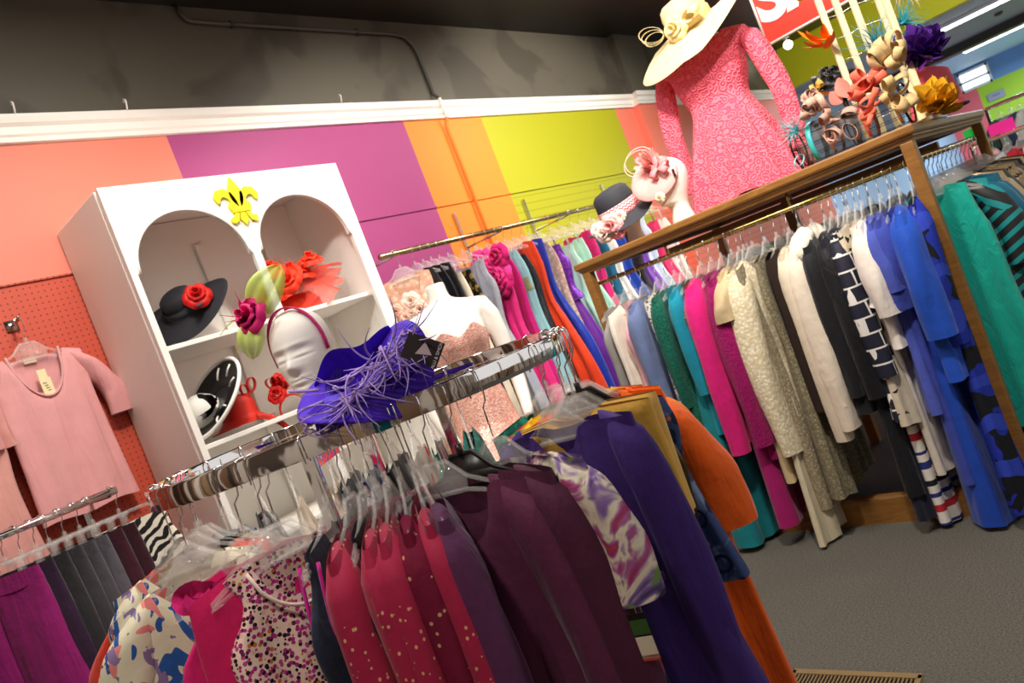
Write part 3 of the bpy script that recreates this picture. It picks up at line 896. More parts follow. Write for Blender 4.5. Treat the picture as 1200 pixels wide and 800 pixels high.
# ------------------------------------------------------------------ chrome rack garments
def hang_chrome(s, beta):
    la, fw, _ = loop_pt(s); b = math.radians(beta)
    d = RT*sin(b) + FW*cos(b) if beta >= 0 else -FW*cos(b) - RT*sin(b)
    p = LF(la, fw, loopz(fw))
    return tuple(p), math.atan2(d.y, d.x)
def cg(s, beta, name, label, cat, kind, L, mat, short, group='garments on the chrome loop rack', hang='clear', **kw):
    loc, rz = hang_chrome(s, beta)
    return garment(name, label, cat, group, loc, rz, kind, L, mat, hang, 'flat', short, **kw)
def tagcard(x, y, z, w=.045, h=.08, col='e9e2cf', rz=0., stripe=None):
    def f(o, drop):
        m = MB(); m.box((x, y, z), (w, .0012, h), rz); m.obj('price_tag', solid(col, .5), o, smooth=False)
        if stripe:
            for dz, hh, cc in stripe:
                m = MB(); m.box((x, y-.001, z+dz), (w*.98, .0012, hh), rz); q = m.obj('tag_panel', solid(cc, .5), o, smooth=False)
        m = MB(); m.tube([(x, y+.004, z+h/2-.005), (x, y+.01, z+h/2+.05)], .0008, 4); m.obj('tag_string', solid('d8d0c4', .6), o)
    return f
NAVY = fabric('1d2236'); 
cg(('left', 106), 98, 'blouse', 'beige crochet lace blouse farthest left on the chrome rack, behind the orange-red top', 'blouse', 'top', .62, lace('beige_crochet', 'd9c7a3', '7d6a4c', 46), 'beige crochet blouse', sleeve=.24, sr=(.1, .085), out=.2)
cg(('left', 94), 94, 'blouse', 'orange-red short sleeved top between beige crochet and bird print at the left end', 'blouse', 'top', .64, fabric('e0391c'), 'orange-red top', sleeve=.26, sr=(.1, .09), out=.17, scoop=.1, nu=.5, back=.06)
cg(('left', 80), 92, 'blouse', 'cream blouse with blue birds and medallions, full front showing at the left end', 'blouse', 'top', .66, BIRDS, 'nearer-left bird print blouse', sleeve=.18, sr=(.1, .09), out=.02, scoop=.07, nu=.45)
cg(('left', 36), 80, 'blouse', 'second cream bird print blouse, tucked right of its twin and half hidden', 'blouse', 'top', .66, BIRDS, 'second bird print blouse', sleeve=.18, sr=(.11, .1), scoop=.07, nu=.45)
def ruffle_neck(col, x0=-.14, x1=-.06, seed=2):
    def f(o, drop):
        m = MB(); R = random.Random(seed)
        for k in range(5):
            c = V(x0+(x1-x0)*k/4, -.03, -drop-.03-.01*k)
            P = [[c+V(r*cos(a)*1.1, -.012*r/.03+.008*sin(3*a+k), r*sin(a)) for a in [2*PI*i/16 for i in range(16)]] for r in (.002, .012, .022, .03+.004*R.random())]
            m.grid(P, wu=True)
        m.obj('ruffle', fabric('e0237a'), o)
    return f
cg(('left', 6), 62, 'blouse', 'hot pink top with ruffled neckline just left of the leopard print tank', 'blouse', 'tank', .6, fabric('dc1f72'), 'hot pink ruffled top', extra=ruffle_neck(0), scoop=.1)
cg(('front', -.63), 58, 'blouse', 'raspberry pink sleeveless top with gold zip behind the leopard print tank', 'blouse', 'top', .6, fabric('d3185f'), 'raspberry zip top', scoop=.14, nu=.55,
   extra=lambda o, d: MB().tube([(.07, -.036, -d-.15), (.05, -.04, -d-.24)], .004, 6).obj('zip', BRASS, o))
def tank_trim(o, d):
    m = MB(); m.tube([(x, -.016-.02*(1-(x/.1)**2), -d-.03-.11*abs(1-(x/.1)**2)**.6) for x in [-.1+.2*i/16 for i in range(17)]], .004, 6); m.obj('neck_binding', fabric('ecd6cc'), o)
cg(('front', -.61), 52, 'tank_top', 'pink and plum leopard print tank top facing out with white neck binding', 'tank top', 'tank', .62, LEOP, 'leopard print tank', extra=tank_trim, scoop=.12, nu=.6)
def navy_trim(o, d):
    for sd in (-1, 1):
        m = MB(); m.tube([(sd*(.145-.0*k+.035*sin(k*PI/2)), -.022, -d-.045-.18*k) for k in [i/10 for i in range(11)]], .004, 6); m.tube([(sd*(.145+.035*sin(k*PI/2)), .022, -d-.045-.18*k) for k in [i/10 for i in range(11)]], .004, 6)
        m.obj('piping', fabric('c0198c'), o)
cg(('front', -.495), 14, 'tank_top', 'dark navy sleeveless top edged in magenta piping beside the leopard tank', 'tank top', 'tank', .62, NAVY, 'navy piped tank', extra=navy_trim)
cg(('front', -.445), 8, 'blouse', 'cranberry top with pale gold flower beads, first right of the navy piped tank', 'blouse', 'top', .68, CRAN, 'first cranberry top', sleeve=.5, sr=(.085, .06), out=.03)
cg(('front', -.415), 6, 'tank_top', 'black and charcoal tank between the first two cranberry tops', 'tank top', 'tank', .55, fabric('17161a'), 'black tank between cranberry tops')
cg(('front', -.385), 4, 'blouse', 'cranberry top with beads, second of the cranberry run, beside its darker twin', 'blouse', 'top', .7, CRAN, 'second cranberry top', sleeve=.52, sr=(.085, .06), out=.03)
cg(('front', -.36), 2, 'blouse', 'cranberry top with beads, third in the run, in the middle of the cranberry tops', 'blouse', 'top', .7, CRAN, 'third cranberry top', sleeve=.52, sr=(.085, .06), out=.03)
cg(('front', -.33), -4, 'blouse', 'deep cranberry beaded top, fourth in the run, just left of the brightest one', 'blouse', 'top', .7, print_mat('dark_cranberry', '6f0d30', [('dots', 40, .16, 'c39a74')]), 'fourth cranberry top', sleeve=.52, sr=(.085, .06), out=.03)
cg(('front', -.3), -8, 'blouse', 'bright cranberry top, last of the run, next to the narrow plum jacket', 'blouse', 'top', .72, CRAN, 'last cranberry top', sleeve=.54, sr=(.085, .06), out=.03)
PLUM = fabric('5e2444', .75, .1); PLUM2 = fabric('4e1c38', .75, .1)
cg(('front', -.29), -14, 'jacket', 'muted purple jacket seen edge-on between cranberry and plum tops', 'jacket', 'jacket', .75, fabric('54244c', .75), 'narrow purple jacket', sleeve=.55, sr=(.09, .065), out=.03)
def plum_extra(o, d):
    tagcard(-.03, -.055, -d-.22, .02, .05, '6a5a52')(o, d)
    m = MB(); m.tube([(-.09, -.035, -d-.2), (-.05, -.05, -d-.215), (0, -.052, -d-.205)], .003, 6); m.obj('gold_clasp', BRASS, o)
cg(('front', -.25), -60, 'blouse', 'dark plum draped top with wide neckline and gold clasp, front and centre', 'blouse', 'jacket', .82, PLUM, 'plum top with clasp', sleeve=.58, sr=(.1, .075), out=.05, scoop=.16, nu=.6, extra=plum_extra, fold=.02, fq=2.2)
cg(('right', 2), -56, 'blouse', 'second dark plum long sleeved top on a black hanger behind the clasp one', 'blouse', 'jacket', .84, PLUM2, 'second plum top', hang='black', sleeve=.6, sr=(.1, .075), out=.05, scoop=.1, fold=.02, fq=2.2)
cg(('right', 16), -52, 'blouse', 'watercolour floral blouse in violet, cream and green with a hanging tag', 'blouse', 'top', .78, FLORAL, 'watercolour floral blouse', sleeve=.24, sr=(.09, .085), out=.05, scoop=.08, fold=.02,
   extra=tagcard(.23, -.06, -.19-.4, .036, .095, '17130f', .2, [(-.022, .045, 'e6d9c0'), (-.043, .012, 'd23a28'), (.02, .03, '3c5f2a')]))
def coat_extra(o, d):
    for sd in (-1, 1):
        m = MB(); m.box((sd*.1, -.05, -d-.36), (.11, .012, .018)); m.obj('pocket_flap', fabric('35215c', .8), o, smooth=False, bevel=.003)
cg(('right', 46), -52, 'coat', 'long violet purple coat with square shoulders, largest garment at the right of the chrome rack', 'coat', 'coat', 1.1, fabric('43297a', .8, .1), 'violet coat', sleeve=.62, sr=(.09, .08), out=.03, scoop=.07, nu=.35, slope=.022, fold=.016, fq=1.5, W=[(0, .19), (.12, .205), (.4, .215), (1, .34)], T=[(0, .05), (.1, .08), (1, .13)], extra=coat_extra)
YELM = fabric('e6b24a', .7)
cg(('right', 58), -62, 'blouse', 'mustard yellow top on a clear hanger just behind the violet coat', 'blouse', 'top', .3, YELM, 'nearer mustard top', scoop=.03, nu=.3, fold=.008, slope=.02, W=[(0, .19), (1, .19)])
cg(('right', 66), -66, 'blouse', 'pale apricot yellow top, the farther of two yellow tops behind the violet coat', 'blouse', 'top', .3, fabric('ecc06c', .7), 'apricot yellow top', scoop=.03, nu=.3, fold=.008, slope=.02, W=[(0, .19), (1, .19)])
def zipx(o, d):
    m = MB(); m.tube([(.16, -.03, -d-.08), (.19, -.045, -d-.2), (.17, -.05, -d-.34)], .007, 6); m.obj('bead_trim', solid('5a4a34', .35, .6), o)
cg(('right', 76), -68, 'blouse', 'slate blue paisley print top with beaded trim beside the orange dress', 'blouse', 'shift', .5, print_mat('slate_paisley', '3c4f80', [('soft', 18, .58, '7f93bb'), ('ring', 16, .35, '202a4c', .06), ('dots', 22, .14, 'd4744a')]), 'slate blue paisley top', hang='black', extra=zipx)
cg(('right', 88), -76, 'dress', 'bright orange dress with short wide sleeves at the right end', 'dress', 'shift', 1.22, fabric('f2620e', .75), 'bright orange dress', sleeve=.3, sr=(.12, .12), out=.07, fold=.02, scoop=.05, T=[(0, .014), (.1, .06), (1, .16)], W=[(0, .19), (.15, .205), (1, .3)])
cg(('right', 98), -84, 'blouse', 'orange top lying flat-shouldered behind the bright orange dress', 'blouse', 'top', .6, fabric('f0761a'), 'folded orange top', sleeve=.2, sr=(.1, .09))
cg(('right', 114), -94, 'blouse', 'tie-dye top in yellow, pink and green at the far right of the chrome rack', 'blouse', 'top', .6, print_mat('tie_dye', 'e8c02a', [('soft', 9, .5, 'd8336a'), ('soft', 8, .58, '2c9a5c'), ('soft', 11, .62, 'e8641e')]), 'tie-dye top', sleeve=.2, sr=(.1, .09))
cg(('right', 130), -104, 'blouse', 'sea green lacy top behind the tie-dye top', 'blouse', 'top', .6, lace('sea_green_lace', '1c9a80', '0b5a4a', 40), 'sea green lacy top')
# far side of the loop
BK = 'garments on the far side of the chrome loop rack'
for la, be, nm, lab, cat, kind, L, mt, sh_ in (
    (-.22, 176, 'cardigan', 'knotted teal shrug seen under the chrome rail near its right end', 'cardigan', 'top', .4, lace('teal_shrug', '0f9a8c', '086258', 50), 'teal shrug'),
    (-.32, 178, 'blouse', 'green and pink striped top glimpsed under the rail, left of the teal shrug', 'blouse', 'tank', .55, print_mat('green_stripes', '1d7f5f', [('vstripe', 9, .7, 'eeeae0'), ('vstripe', 5, .85, 'c4256a')]), 'green striped top'),
    (-.38, 182, 'blouse', 'white top with orange flowers glimpsed under the middle of the rail', 'blouse', 'tank', .5, print_mat('white_orange_flowers', 'ebe4da', [('blob', 14, .62, 'e4552c')]), 'white flowered top'),
    (-.45, 184, 'tank_top', 'black strappy top seen under the rail right of the upright', 'tank top', 'tank', .5, fabric('161518'), 'black strappy top'),
    (-.53, 180, 'blouse', 'white and blue speckled top under the rail left of the upright', 'blouse', 'tank', .5, print_mat('blue_speckle', 'dfe2e8', [('blob', 22, .56, '2c4a8c')]), 'blue speckled top'),
    (-.6, 178, 'tank_top', 'charcoal black top glimpsed behind the clear hangers at left', 'tank top', 'tank', .5, fabric('1c1b20'), 'charcoal top'),
    (-.64, 170, 'blouse', 'cream and red print top at the far left of the loop', 'blouse', 'tank', .5, print_mat('cream_red', 'e5dccb', [('blob', 12, .6, 'c2332c')]), 'cream red print top')):
    loc, rz = hang_chrome(('back', la), be if be <= 180 else be)
    garment(nm, lab, cat, BK, loc, rz, kind, L, mt, 'clear', 'flat', sh_)

for an, be, lab, mt, sh_ in ((104, 112, 'black knit top glimpsed behind the clear hangers at the far left bend', fabric('17161a'), 'black knit top'), (122, 132, 'pale blue flecked top glimpsed under the rail at the far left', print_mat('blue_fleck', 'd8dde6', [('blob', 24, .55, '4a5f94')]), 'pale blue flecked top'), (142, 150, 'jet black blouse glimpsed under the left part of the rail', fabric('121114'), 'jet black blouse'), (160, 164, 'ivory top glimpsed under the left part of the rail', fabric('e4d8c4'), 'ivory top')):
    loc, rz = hang_chrome(('left', an), be)
    garment('blouse', lab, 'blouse', BK, loc, rz, 'tank', .5, mt, 'clear', 'flat', sh_)

# ------------------------------------------------------------------ garments along the front of the wooden rack (far end first)
G2 = 'garments along the front of the wooden rack'
def fg(y, name, label, cat, kind, zh, mat, short, hang='clear', rz=None, **kw):
    L = RZ-.13-zh
    return garment(name, label, cat, G2, (FX, y, RZ+.011), (rnd.uniform(-.1, .1) if rz is None else rz), kind, L, mat, hang, 'round', short, **kw)
fg(2.27, 'blouse', 'sheer grey mesh top at the far end of the wooden rack', 'blouse', 'tank', .85, fabric('8a8784'), 'grey mesh top')
fg(2.21, 'blouse', 'white sleeveless blouse, second from the far end of the wooden rack', 'blouse', 'top', .78, fabric('e9e0d2'), 'white sleeveless blouse')
fg(2.155, 'blouse', 'dusty pink top glimpsed between white and slate blue tops', 'blouse', 'tank', .76, fabric('cf9aa2'), 'dusty pink top')
fg(2.09, 'blouse', 'slate blue long sleeved top near the far end of the wooden rack', 'blouse', 'top', .66, fabric('66759e'), 'slate blue top', sleeve=.5, sr=(.1, .07), out=.03)
fg(2.0, 'blouse', 'white, blue and brown speckled blouse beside the slate blue top', 'blouse', 'shift', .5, print_mat('brown_speckle', 'e6ded2', [('dots', 50, .34, '2f6d94'), ('dots', 44, .26, '1d1a20'), ('dots', 40, .2, '8a5a34')]), 'speckled blouse')
fg(1.945, 'blouse', 'emerald lace top with long sleeve left of the teal top', 'blouse', 'top', .6, lace('emerald_lace', '0f7a64', '0a5546', 100), 'emerald lace top', sleeve=.5, sr=(.085, .06), out=.03)
fg(1.895, 'dress', 'long teal evening dress reaching the carpet below the pink jackets', 'dress', 'gown', .03, fabric('0d7880', .6), 'long teal dress', T=[(0, .012), (.1, .03), (1, .16)])
fg(1.85, 'blouse', 'bright teal long sleeved top right of the emerald lace', 'blouse', 'top', .58, fabric('0d87a0'), 'bright teal top', sleeve=.45, sr=(.09, .06), out=.03)
fg(1.81, 'blouse', 'brown snake print top tucked against the hot pink jacket', 'blouse', 'tank', .8, print_mat('snake_print', '6a5848', [('line', 38, .08, '1d1815'), ('dots', 22, .2, 'a88e70')]), 'snake print top')
fg(1.745, 'jacket', 'smooth hot pink jacket with long sleeve', 'jacket', 'jacket', .52, fabric('d81878'), 'hot pink jacket', sleeve=.74, sr=(.125, .09), out=.05, fold=.016)
def buttons(o, d):
    for k in range(2):
        m = MB(); m.lathe([(.001, 0), (.012, 0), (.012, .005), (.001, .006)], 12, c=(0, 0, 0), M=Matrix.Rotation(PI/2, 3, 'X')); m.obj('button', solid('3a0d28', .4), o, loc=(0, -.05, -d-.3-.12*k))
fg(1.63, 'jacket', 'textured magenta lace jacket right of the smooth hot pink one', 'jacket', 'jacket', .42, lace('magenta_lace', 'c4107a', '96085c', 110, 1.), 'magenta lace jacket', sleeve=.72, sr=(.12, .1), out=.05, extra=buttons)
fg(1.685, 'dress', 'dark magenta dress hanging longer than the jackets in front of it', 'dress', 'dress', .1, fabric('a01064', .7), 'dark magenta dress')
fg(1.575, 'dress', 'champagne dress with cap sleeve just left of the cream crochet cardigan', 'dress', 'shift', .3, fabric('cbb48c', .5), 'champagne dress', sleeve=.14, sr=(.1, .1), out=.06)
fg(1.535, 'trousers', 'wide cream trousers hanging to the carpet under the crochet cardigan', 'trousers', 'shift', .02, fabric('cdc0a2', .7), 'wide cream trousers', extra=tagcard(-.15, -.06, -.85, .04, .09, 'ece6d8'), W=[(0, .17), (.5, .19), (1, .27)], fold=.022)
fg(1.51, 'dress', 'taupe lace dress ending above the carpet left of the wide cream trousers', 'dress', 'shift', .16, lace('taupe_lace', 'bdae92', '94866c', 90), 'taupe lace dress')
def fringe(o, d):
    pass
fg(1.465, 'cardigan', 'long cream crochet cardigan with openwork texture', 'cardigan', 'jacket', .44, lace('cream_crochet', 'fff8e4', 'dfcfaa', 60, .8), 'cream crochet cardigan', rz=-.38, sleeve=.78, sr=(.13, .085), out=.06, fold=.016)
fg(1.405, 'dress', 'grey-beige lace dress behind the cream crochet cardigan', 'dress', 'shift', .2, lace('greige_lace', 'aba080', '7d735a', 85), 'grey-beige lace dress')
fg(1.345, 'jacket', 'dark brown fuzzy jacket left of the white fur collar jacket', 'jacket', 'jacket', .6, solid('2b1d18', .95, bump=(60, .8)), 'dark brown jacket')
def furcollar(o, d):
    R = random.Random(5)
    for sd in (-1, 1):
        m = MB(); rows = []
        for j in range(20):
            v = j/19; c = V(sd*(.06+.14*v), -.03+.01*v, -d-.01-.06*v)
            r = .045*(1-.4*abs(v-.4))
            rows.append([c+V(0, r*cos(a), r*sin(a)*1.1)*(1+.16*R.random()) for a in [2*PI*i/20 for i in range(20)]])
        b = m.grid(rows, wu=True); m.cap(b, 20, True); m.cap(b+19*20, 20)
        m.obj('fur_collar', solid('efe4d4', .95, bump=(90, 1.)), o)
fg(1.235, 'jacket', 'ivory jacket with fluffy white fur collar and long sleeve', 'jacket', 'jacket', .62, fabric('e8d9c6', .8), 'ivory fur collar jacket', sleeve=.72, sr=(.115, .085), out=.045, extra=furcollar)
fg(1.285, 'blouse', 'off-white long blouse whose cuff hangs below the ivory jacket sleeve', 'blouse', 'top', .5, fabric('d9cbb4'), 'off-white long blouse', sleeve=.78, sr=(.1, .075), out=.03)
fg(1.18, 'jacket', 'plain black jacket just right of the ivory fur collar jacket', 'jacket', 'jacket', .55, fabric('15151a', .7), 'plain black jacket', sleeve=.6, sr=(.1, .07), out=.03)
fg(1.12, 'dress', 'crinkled black dress in the middle of the wooden rack', 'dress', 'shift', .17, fabric('121217', .6, .1, 34), 'crinkled black dress', sleeve=.62, sr=(.11, .09), out=.04)
CHAIN = chain_mat()
fg(1.06, 'blouse', 'navy top printed with white linked chain squares', 'blouse', 'shift', .5, CHAIN, 'navy chain print top', sleeve=.55, sr=(.095, .08), out=.04)
fg(1.09, 'skirt', 'dark navy skirt below the chain print top', 'skirt', 'shift', .06, fabric('171a2c'), 'dark navy skirt', extra=tagcard(-.17, -.05, -.72, .035, .1, 'd8d8d0', 0, [(.0, .05, '7a9a8c')]))
fg(1.015, 'blouse', 'beige top with black squares between chain print and white ruffle', 'blouse', 'shift', .48, print_mat('beige_black', 'd3c6ae', [('blob', 16, .6, '1a181a')]), 'beige black print top')
fg(1.03, 'dress', 'long dress striped in red, white and navy, hem by the carpet', 'dress', 'shift', .02, stripe_leg(), 'striped dress', W=[(0, .17), (.3, .17), (1, .19)])
def ruff(o, d):
    for sd in (-1, 1):
        m = MB(); rows = []
        for j in range(4):
            rows.append([(sd*(.19+.03*j/3+.03*sin(PI*i/16)), -.05+.1*i/16+.012*sin(i*2.2)*j/3, -d-.3-.06*j/3-.012*cos(i*2.2)*j/3) for i in range(17)])
        m.grid(rows); m.obj('frill', fabric('f1e9e0'), o)
fg(.962, 'blouse', 'white blouse with frilled sleeve edge beside the periwinkle tops', 'blouse', 'top', .8, fabric('eee4da', .7), 'white frilled blouse', sleeve=.3, sr=(.1, .105), out=.05, extra=ruff)
fg(.985, 'trousers', 'long white trousers with hem just above the cobalt dress', 'trousers', 'shift', .24, fabric('e0d5c6'), 'long white trousers', W=[(0, .16), (1, .19)])
fg(.925, 'blouse', 'periwinkle blue top, the left of two periwinkle tops', 'blouse', 'shift', .5, fabric('4a58b4'), 'left periwinkle top', sleeve=.22, sr=(.1, .09), out=.05)
fg(.885, 'dress', 'indigo blue dress, the right of two periwinkle garments, longer', 'dress', 'shift', .2, fabric('3a48a4'), 'right indigo dress', sleeve=.3, sr=(.1, .09), out=.04)
fg(.812, 'jacket', 'royal blue top with elbow sleeve and yellow shoulder tab', 'blouse', 'jacket', .62, fabric('1c50c0', .7), 'royal blue top', sleeve=.42, sr=(.12, .11), out=.06,
   extra=lambda o, d: MB().box((-.06, -.03, -d-.035), (.05, .03, .012), .3).obj('shoulder_tab', solid('e0b84a', .6), o, smooth=False, bevel=.004))
fg(.845, 'dress', 'cobalt blue long dress pooling near the carpet under the royal blue top', 'dress', 'gown', .02, fabric('1a46b0', .6), 'long cobalt dress', T=[(0, .02), (1, .16)], fold=.025)
BB = print_mat('blue_black_swirl', '1d2f9c', [('blob', 7, .5, '12141c'), ('swirl', 2.2, .8, '2c42b4')])
fg(.762, 'dress', 'blue dress with black swirls nearest the right post', 'dress', 'dress', .08, BB, 'blue black swirl dress', sleeve=.5, sr=(.1, .09), out=.05)

# ------------------------------------------------------------------ right side of the wooden rack
G3 = 'garments on the right side of the wooden rack'
def sg_(x, name, label, cat, kind, zh, mat, short, hang='clear', **kw):
    return garment(name, label, cat, G3, (x, SY, RZ+.011), -PI/2+rnd.uniform(-.08, .08), kind, RZ-.13-zh, mat, hang, 'round', short, **kw)
sg_(3.53, 'dress', 'crinkled jade green dress right beside the wooden corner post', 'dress', 'shift', .3, fabric('14a896', .4, .2, 30), 'jade green dress', W=[(0, .13), (.1, .14), (.2, .16), (.5, .17), (1, .23)])
sg_(3.62, 'dress', 'black dress with teal zigzag stripes behind the jade green one', 'dress', 'shift', .25, tealgeo(), 'teal zigzag dress', W=[(0, .19), (1, .24)], sleeve=.3, sr=(.1, .1), out=.06)
PET = fabric('0b5a74', .8)
sg_(3.71, 'cardigan', 'petrol blue cardigan, the nearer of two on the right side', 'cardigan', 'jacket', .45, PET, 'nearer petrol cardigan', sleeve=.6, sr=(.11, .09), out=.08)
sg_(3.8, 'cardigan', 'petrol blue cardigan, the farther of two on the right side', 'cardigan', 'jacket', .45, PET, 'farther petrol cardigan', sleeve=.6, sr=(.11, .09), out=.08)
sg_(3.9, 'jacket', 'shiny beige jacket behind the petrol cardigans', 'jacket', 'jacket', .6, solid('a8906a', .35, .3, bump=(50, .5)), 'shiny beige jacket', sleeve=.55, sr=(.11, .09), out=.08)
sg_(4.0, 'jacket', 'dark grey jacket with beige trim on the right side', 'jacket', 'jacket', .6, fabric('4a443e'), 'dark grey jacket', sleeve=.55, sr=(.1, .08), out=.07)
AN = print_mat('brown_animal_print', '9a8662', [('blob', 26, .55, '2a231c'), ('dots', 30, .2, 'd8c8a8')])
for i, x in enumerate((4.12, 4.24)):
    sg_(x, 'blouse', ('brown animal print blouse, nearer of the two animal prints', 'brown animal print blouse, farther of the two animal prints')[i], 'blouse', 'top', .8, AN, ('nearer', 'farther')[i]+' animal print blouse', sleeve=.4, sr=(.1, .08), out=.06)
for i, (x, c, l) in enumerate(((4.36, '8a7a62', 'taupe'), (4.48, '5c5248', 'mushroom brown'), (4.6, '2a2624', 'near-black'), (4.72, 'b49c74', 'sand coloured'), (4.84, '3a2c28', 'dark chocolate'))):
    sg_(x, 'blouse', f'{l} blouse far along the right side of the wooden rack', 'blouse', 'top', .8, fabric(c), f'{l} blouse', sleeve=.4, sr=(.09, .07), out=.05)
# far side of the wooden rack, glimpsed under its top
for i, (y, c, l) in enumerate(((.95, '2a2426', 'black'), (1.1, 'd8d2ca', 'white'), (1.22, '3a2a24', 'brown'), (1.36, '1c1c22', 'blue-black'), (1.5, '6a2434', 'wine red'), (1.64, '24201f', 'soot grey'), (1.78, 'b8aca0', 'stone grey'), (1.92, '8a2230', 'red'), (2.06, '2c3440', 'steel blue'), (2.2, '202024', 'charcoal'))):
    garment('blouse', f'{l} top on the far rail, glimpsed under the rack top', 'blouse', 'tops on the far rail of the wooden rack', (RX1-.075, y, RZ+.011), rnd.uniform(-.1, .1), 'top', .7, fabric(c), 'clear', 'round', f'{l} top on the far rail')

# ------------------------------------------------------------------ evening gowns on the back wall rail
G4 = 'evening gowns on the back wall rail'
def gw(x, name, label, cat, kind, zh, mat, short, rz=0, hang='clear', **kw):
    return garment(name, label, cat, G4, (x, GY, GZ+.016), -PI/2+rz+rnd.uniform(-.06, .06), kind, GZ-.13-zh, mat, hang, 'round', short, **gkw(x, kw))
def gkw(x, kw):
    R = random.Random(int(x*1000)); kw = dict(kw)
    kw.setdefault('low', R.choice((.0, .05, .09, .12)))
    kw.setdefault('fold', R.uniform(.016, .03)); kw.setdefault('scoop', R.uniform(.03, .12))
    kw.setdefault('W', R.choice(([(0, .14), (.05, .135), (.12, .17), (.3, .14), (.45, .19), (1, .27)], [(0, .13), (.1, .165), (.3, .15), (.5, .17), (1, .2)], [(0, .15), (.1, .16), (.25, .135), (.35, .17), (.6, .25), (1, .31)])))
    return kw
def petals(cols, n, box, r=.04, name='ruffle_flower', seed=3):
    """clusters of cloth petals sewn on a bodice; box = x0,x1,z0,z1,y"""
    def f(o, d):
        R = random.Random(seed)
        for k in range(n):
            x = R.uniform(box[0], box[1]); z = -d+R.uniform(box[2], box[3]); m = MB()
            rose_into(m, V(x, box[4], z), V(0, -1, .1), r*R.uniform(.8, 1.2), R)
            m.obj(name, fabric(cols[k % len(cols)]), o)
    return f
def rose_into(m, c, axis, r, R, turns=3):
    q = Vector(axis).normalized().to_track_quat('Z', 'Y').to_matrix()
    n = 0
    for ring, (cnt, rr, tilt, hh) in enumerate(((3, .28, .25, .75), (5, .6, .6, .6), (6, 1., 1.0, .42))):
        for k in range(cnt):
            a0 = 2*PI*k/cnt + ring*.5 + R.uniform(-.2, .2)
            P = []
            for j in range(6):
                v = j/5
                rad = r*rr*(.25+.75*v**.8); zz = r*hh*sin(v*PI*.55)*(1.15-.4*tilt*v) - (r*.18*v**3*ring)
                row = []
                for i in range(8):
                    u = i/7-.5
                    sp = (2*PI/cnt)*1.05*sin(PI*(.12+.88*v)**.8*.62+.25)*1.25
                    a = a0+u*sp
                    rl = rad*(1+.1*(abs(u)*2)**2*(-1)) + r*.03*sin(7*a+k)*v
                    row.append(q @ Vector((rl*cos(a), rl*sin(a), zz+r*.07*cos(u*2*PI)*v)) + Vector(c))
                P.append(row)
            m.grid(P)
NUDE = fabric('e6bfa8', .6)
gw(2.98, 'gown', 'blush nude gown with ruffled rosettes, first on the gown rail beside the cabinet', 'gown', 'gown', .3, lace('nude_lace', 'ecccb8', 'cf9f86', 30, .7), 'blush ruffled gown', rz=.9, low=0, nu=.6, scoop=.16, extra=petals(['efcdbb', 'e8bca8', 'f3d8c8'], 9, (-.14, .14, -.36, -.16, -.045), .055))
BLK = fabric('141416', .6)
for i, x in enumerate((3.1, 3.17, 3.24)):
    gw(x, 'gown', ('black gown closest to the blush ruffled gown', 'black gown in the middle of the three black gowns', 'black gown next to the cream gown')[i], 'gown', 'gown', .4, (BLK, fabric('1b1b20', .4, 0, 20), fabric('101012', .5))[i], ('left', 'middle', 'right')[i]+' black gown', low=0)
gw(3.31, 'gown', 'narrow cream gown between the black gowns and the gold one', 'gown', 'gown', .5, fabric('e3d6c0', .5), 'cream gown')
gw(3.39, 'gown', 'black gown patterned with dull gold next to the silver grey gown', 'gown', 'gown', .45, print_mat('black_gold', '1a1712', [('blob', 20, .54, '8a7434')], .4), 'black and gold gown')
gw(3.52, 'gown', 'silver grey satin gown between gold and hot pink gowns', 'gown', 'gown', .4, fabric('a9adbb', .4), 'silver grey gown', fold=.02)
gw(3.65, 'gown', 'hot pink gown topped with a cloud of ruffles', 'gown', 'gown', .35, fabric('e2287e', .55), 'hot pink ruffled gown', fold=.02, extra=petals(['e8388e', 'd81c74'], 15, (-.04, .2, -.16, .05, -.03), .085, seed=8))
gw(3.77, 'gown', 'deep magenta gown right of the hot pink ruffled gown', 'gown', 'gown', .4, fabric('c8147a', .55), 'deep magenta gown', fold=.02)
def belt(o, d):
    m = MB(); rows = [[(.16*cos(a), .035*sin(a), -d-z) for a in [2*PI*i/30 for i in range(30)]] for z in (.2, .24, .29)]
    m.grid(rows, wu=True); m.obj('beaded_waist', sequin('gold_beads', 'c8a24a', '3fb7a8', 120), o)
gw(3.87, 'gown', 'pale aqua gown with gold beaded bodice', 'gown', 'gown', .4, fabric('93c8d0', .5), 'pale aqua gown', fold=.02, extra=belt)
gw(3.95, 'gown', 'black sequined gown between aqua and orange-red gowns', 'gown', 'gown', .45, sequin('black_sequin', '18181c', '3a3a44', 180), 'black sequined gown')
gw(4.04, 'gown', 'long orange-red gown, the brightest on the wall rail', 'gown', 'gown', .3, fabric('e8431c', .5), 'orange-red gown', fold=.022)
gw(4.14, 'gown', 'cobalt blue satin gown behind the orange-red gown', 'gown', 'gown', .6, fabric('2038a8', .4), 'cobalt satin gown')
gw(4.22, 'gown', 'pale nude lace gown left of the purple sequined gown', 'gown', 'gown', .5, lace('pale_lace', 'e2ccc0', 'b79a8c', 34), 'pale nude lace gown')
def bod(o, d):
    m = MB(); cloth_body(m, [(0, .145), (.1, .14), (.3, .18), (.75, .15), (1, .19)], .42, [(0, .02), (.2, .045), (1, .075)], d, fold=.004, seed=4, scoop=.1); m.obj('sequin_bodice', sequin('purple_sequin', '5a1f9a', '9a4ad0', 130), o)
gw(4.31, 'gown', 'purple gown with sequined bodice and violet tulle skirt', 'gown', 'gown', .3, fabric('6a2a98', .6), 'purple sequined gown', fold=.024, extra=bod)
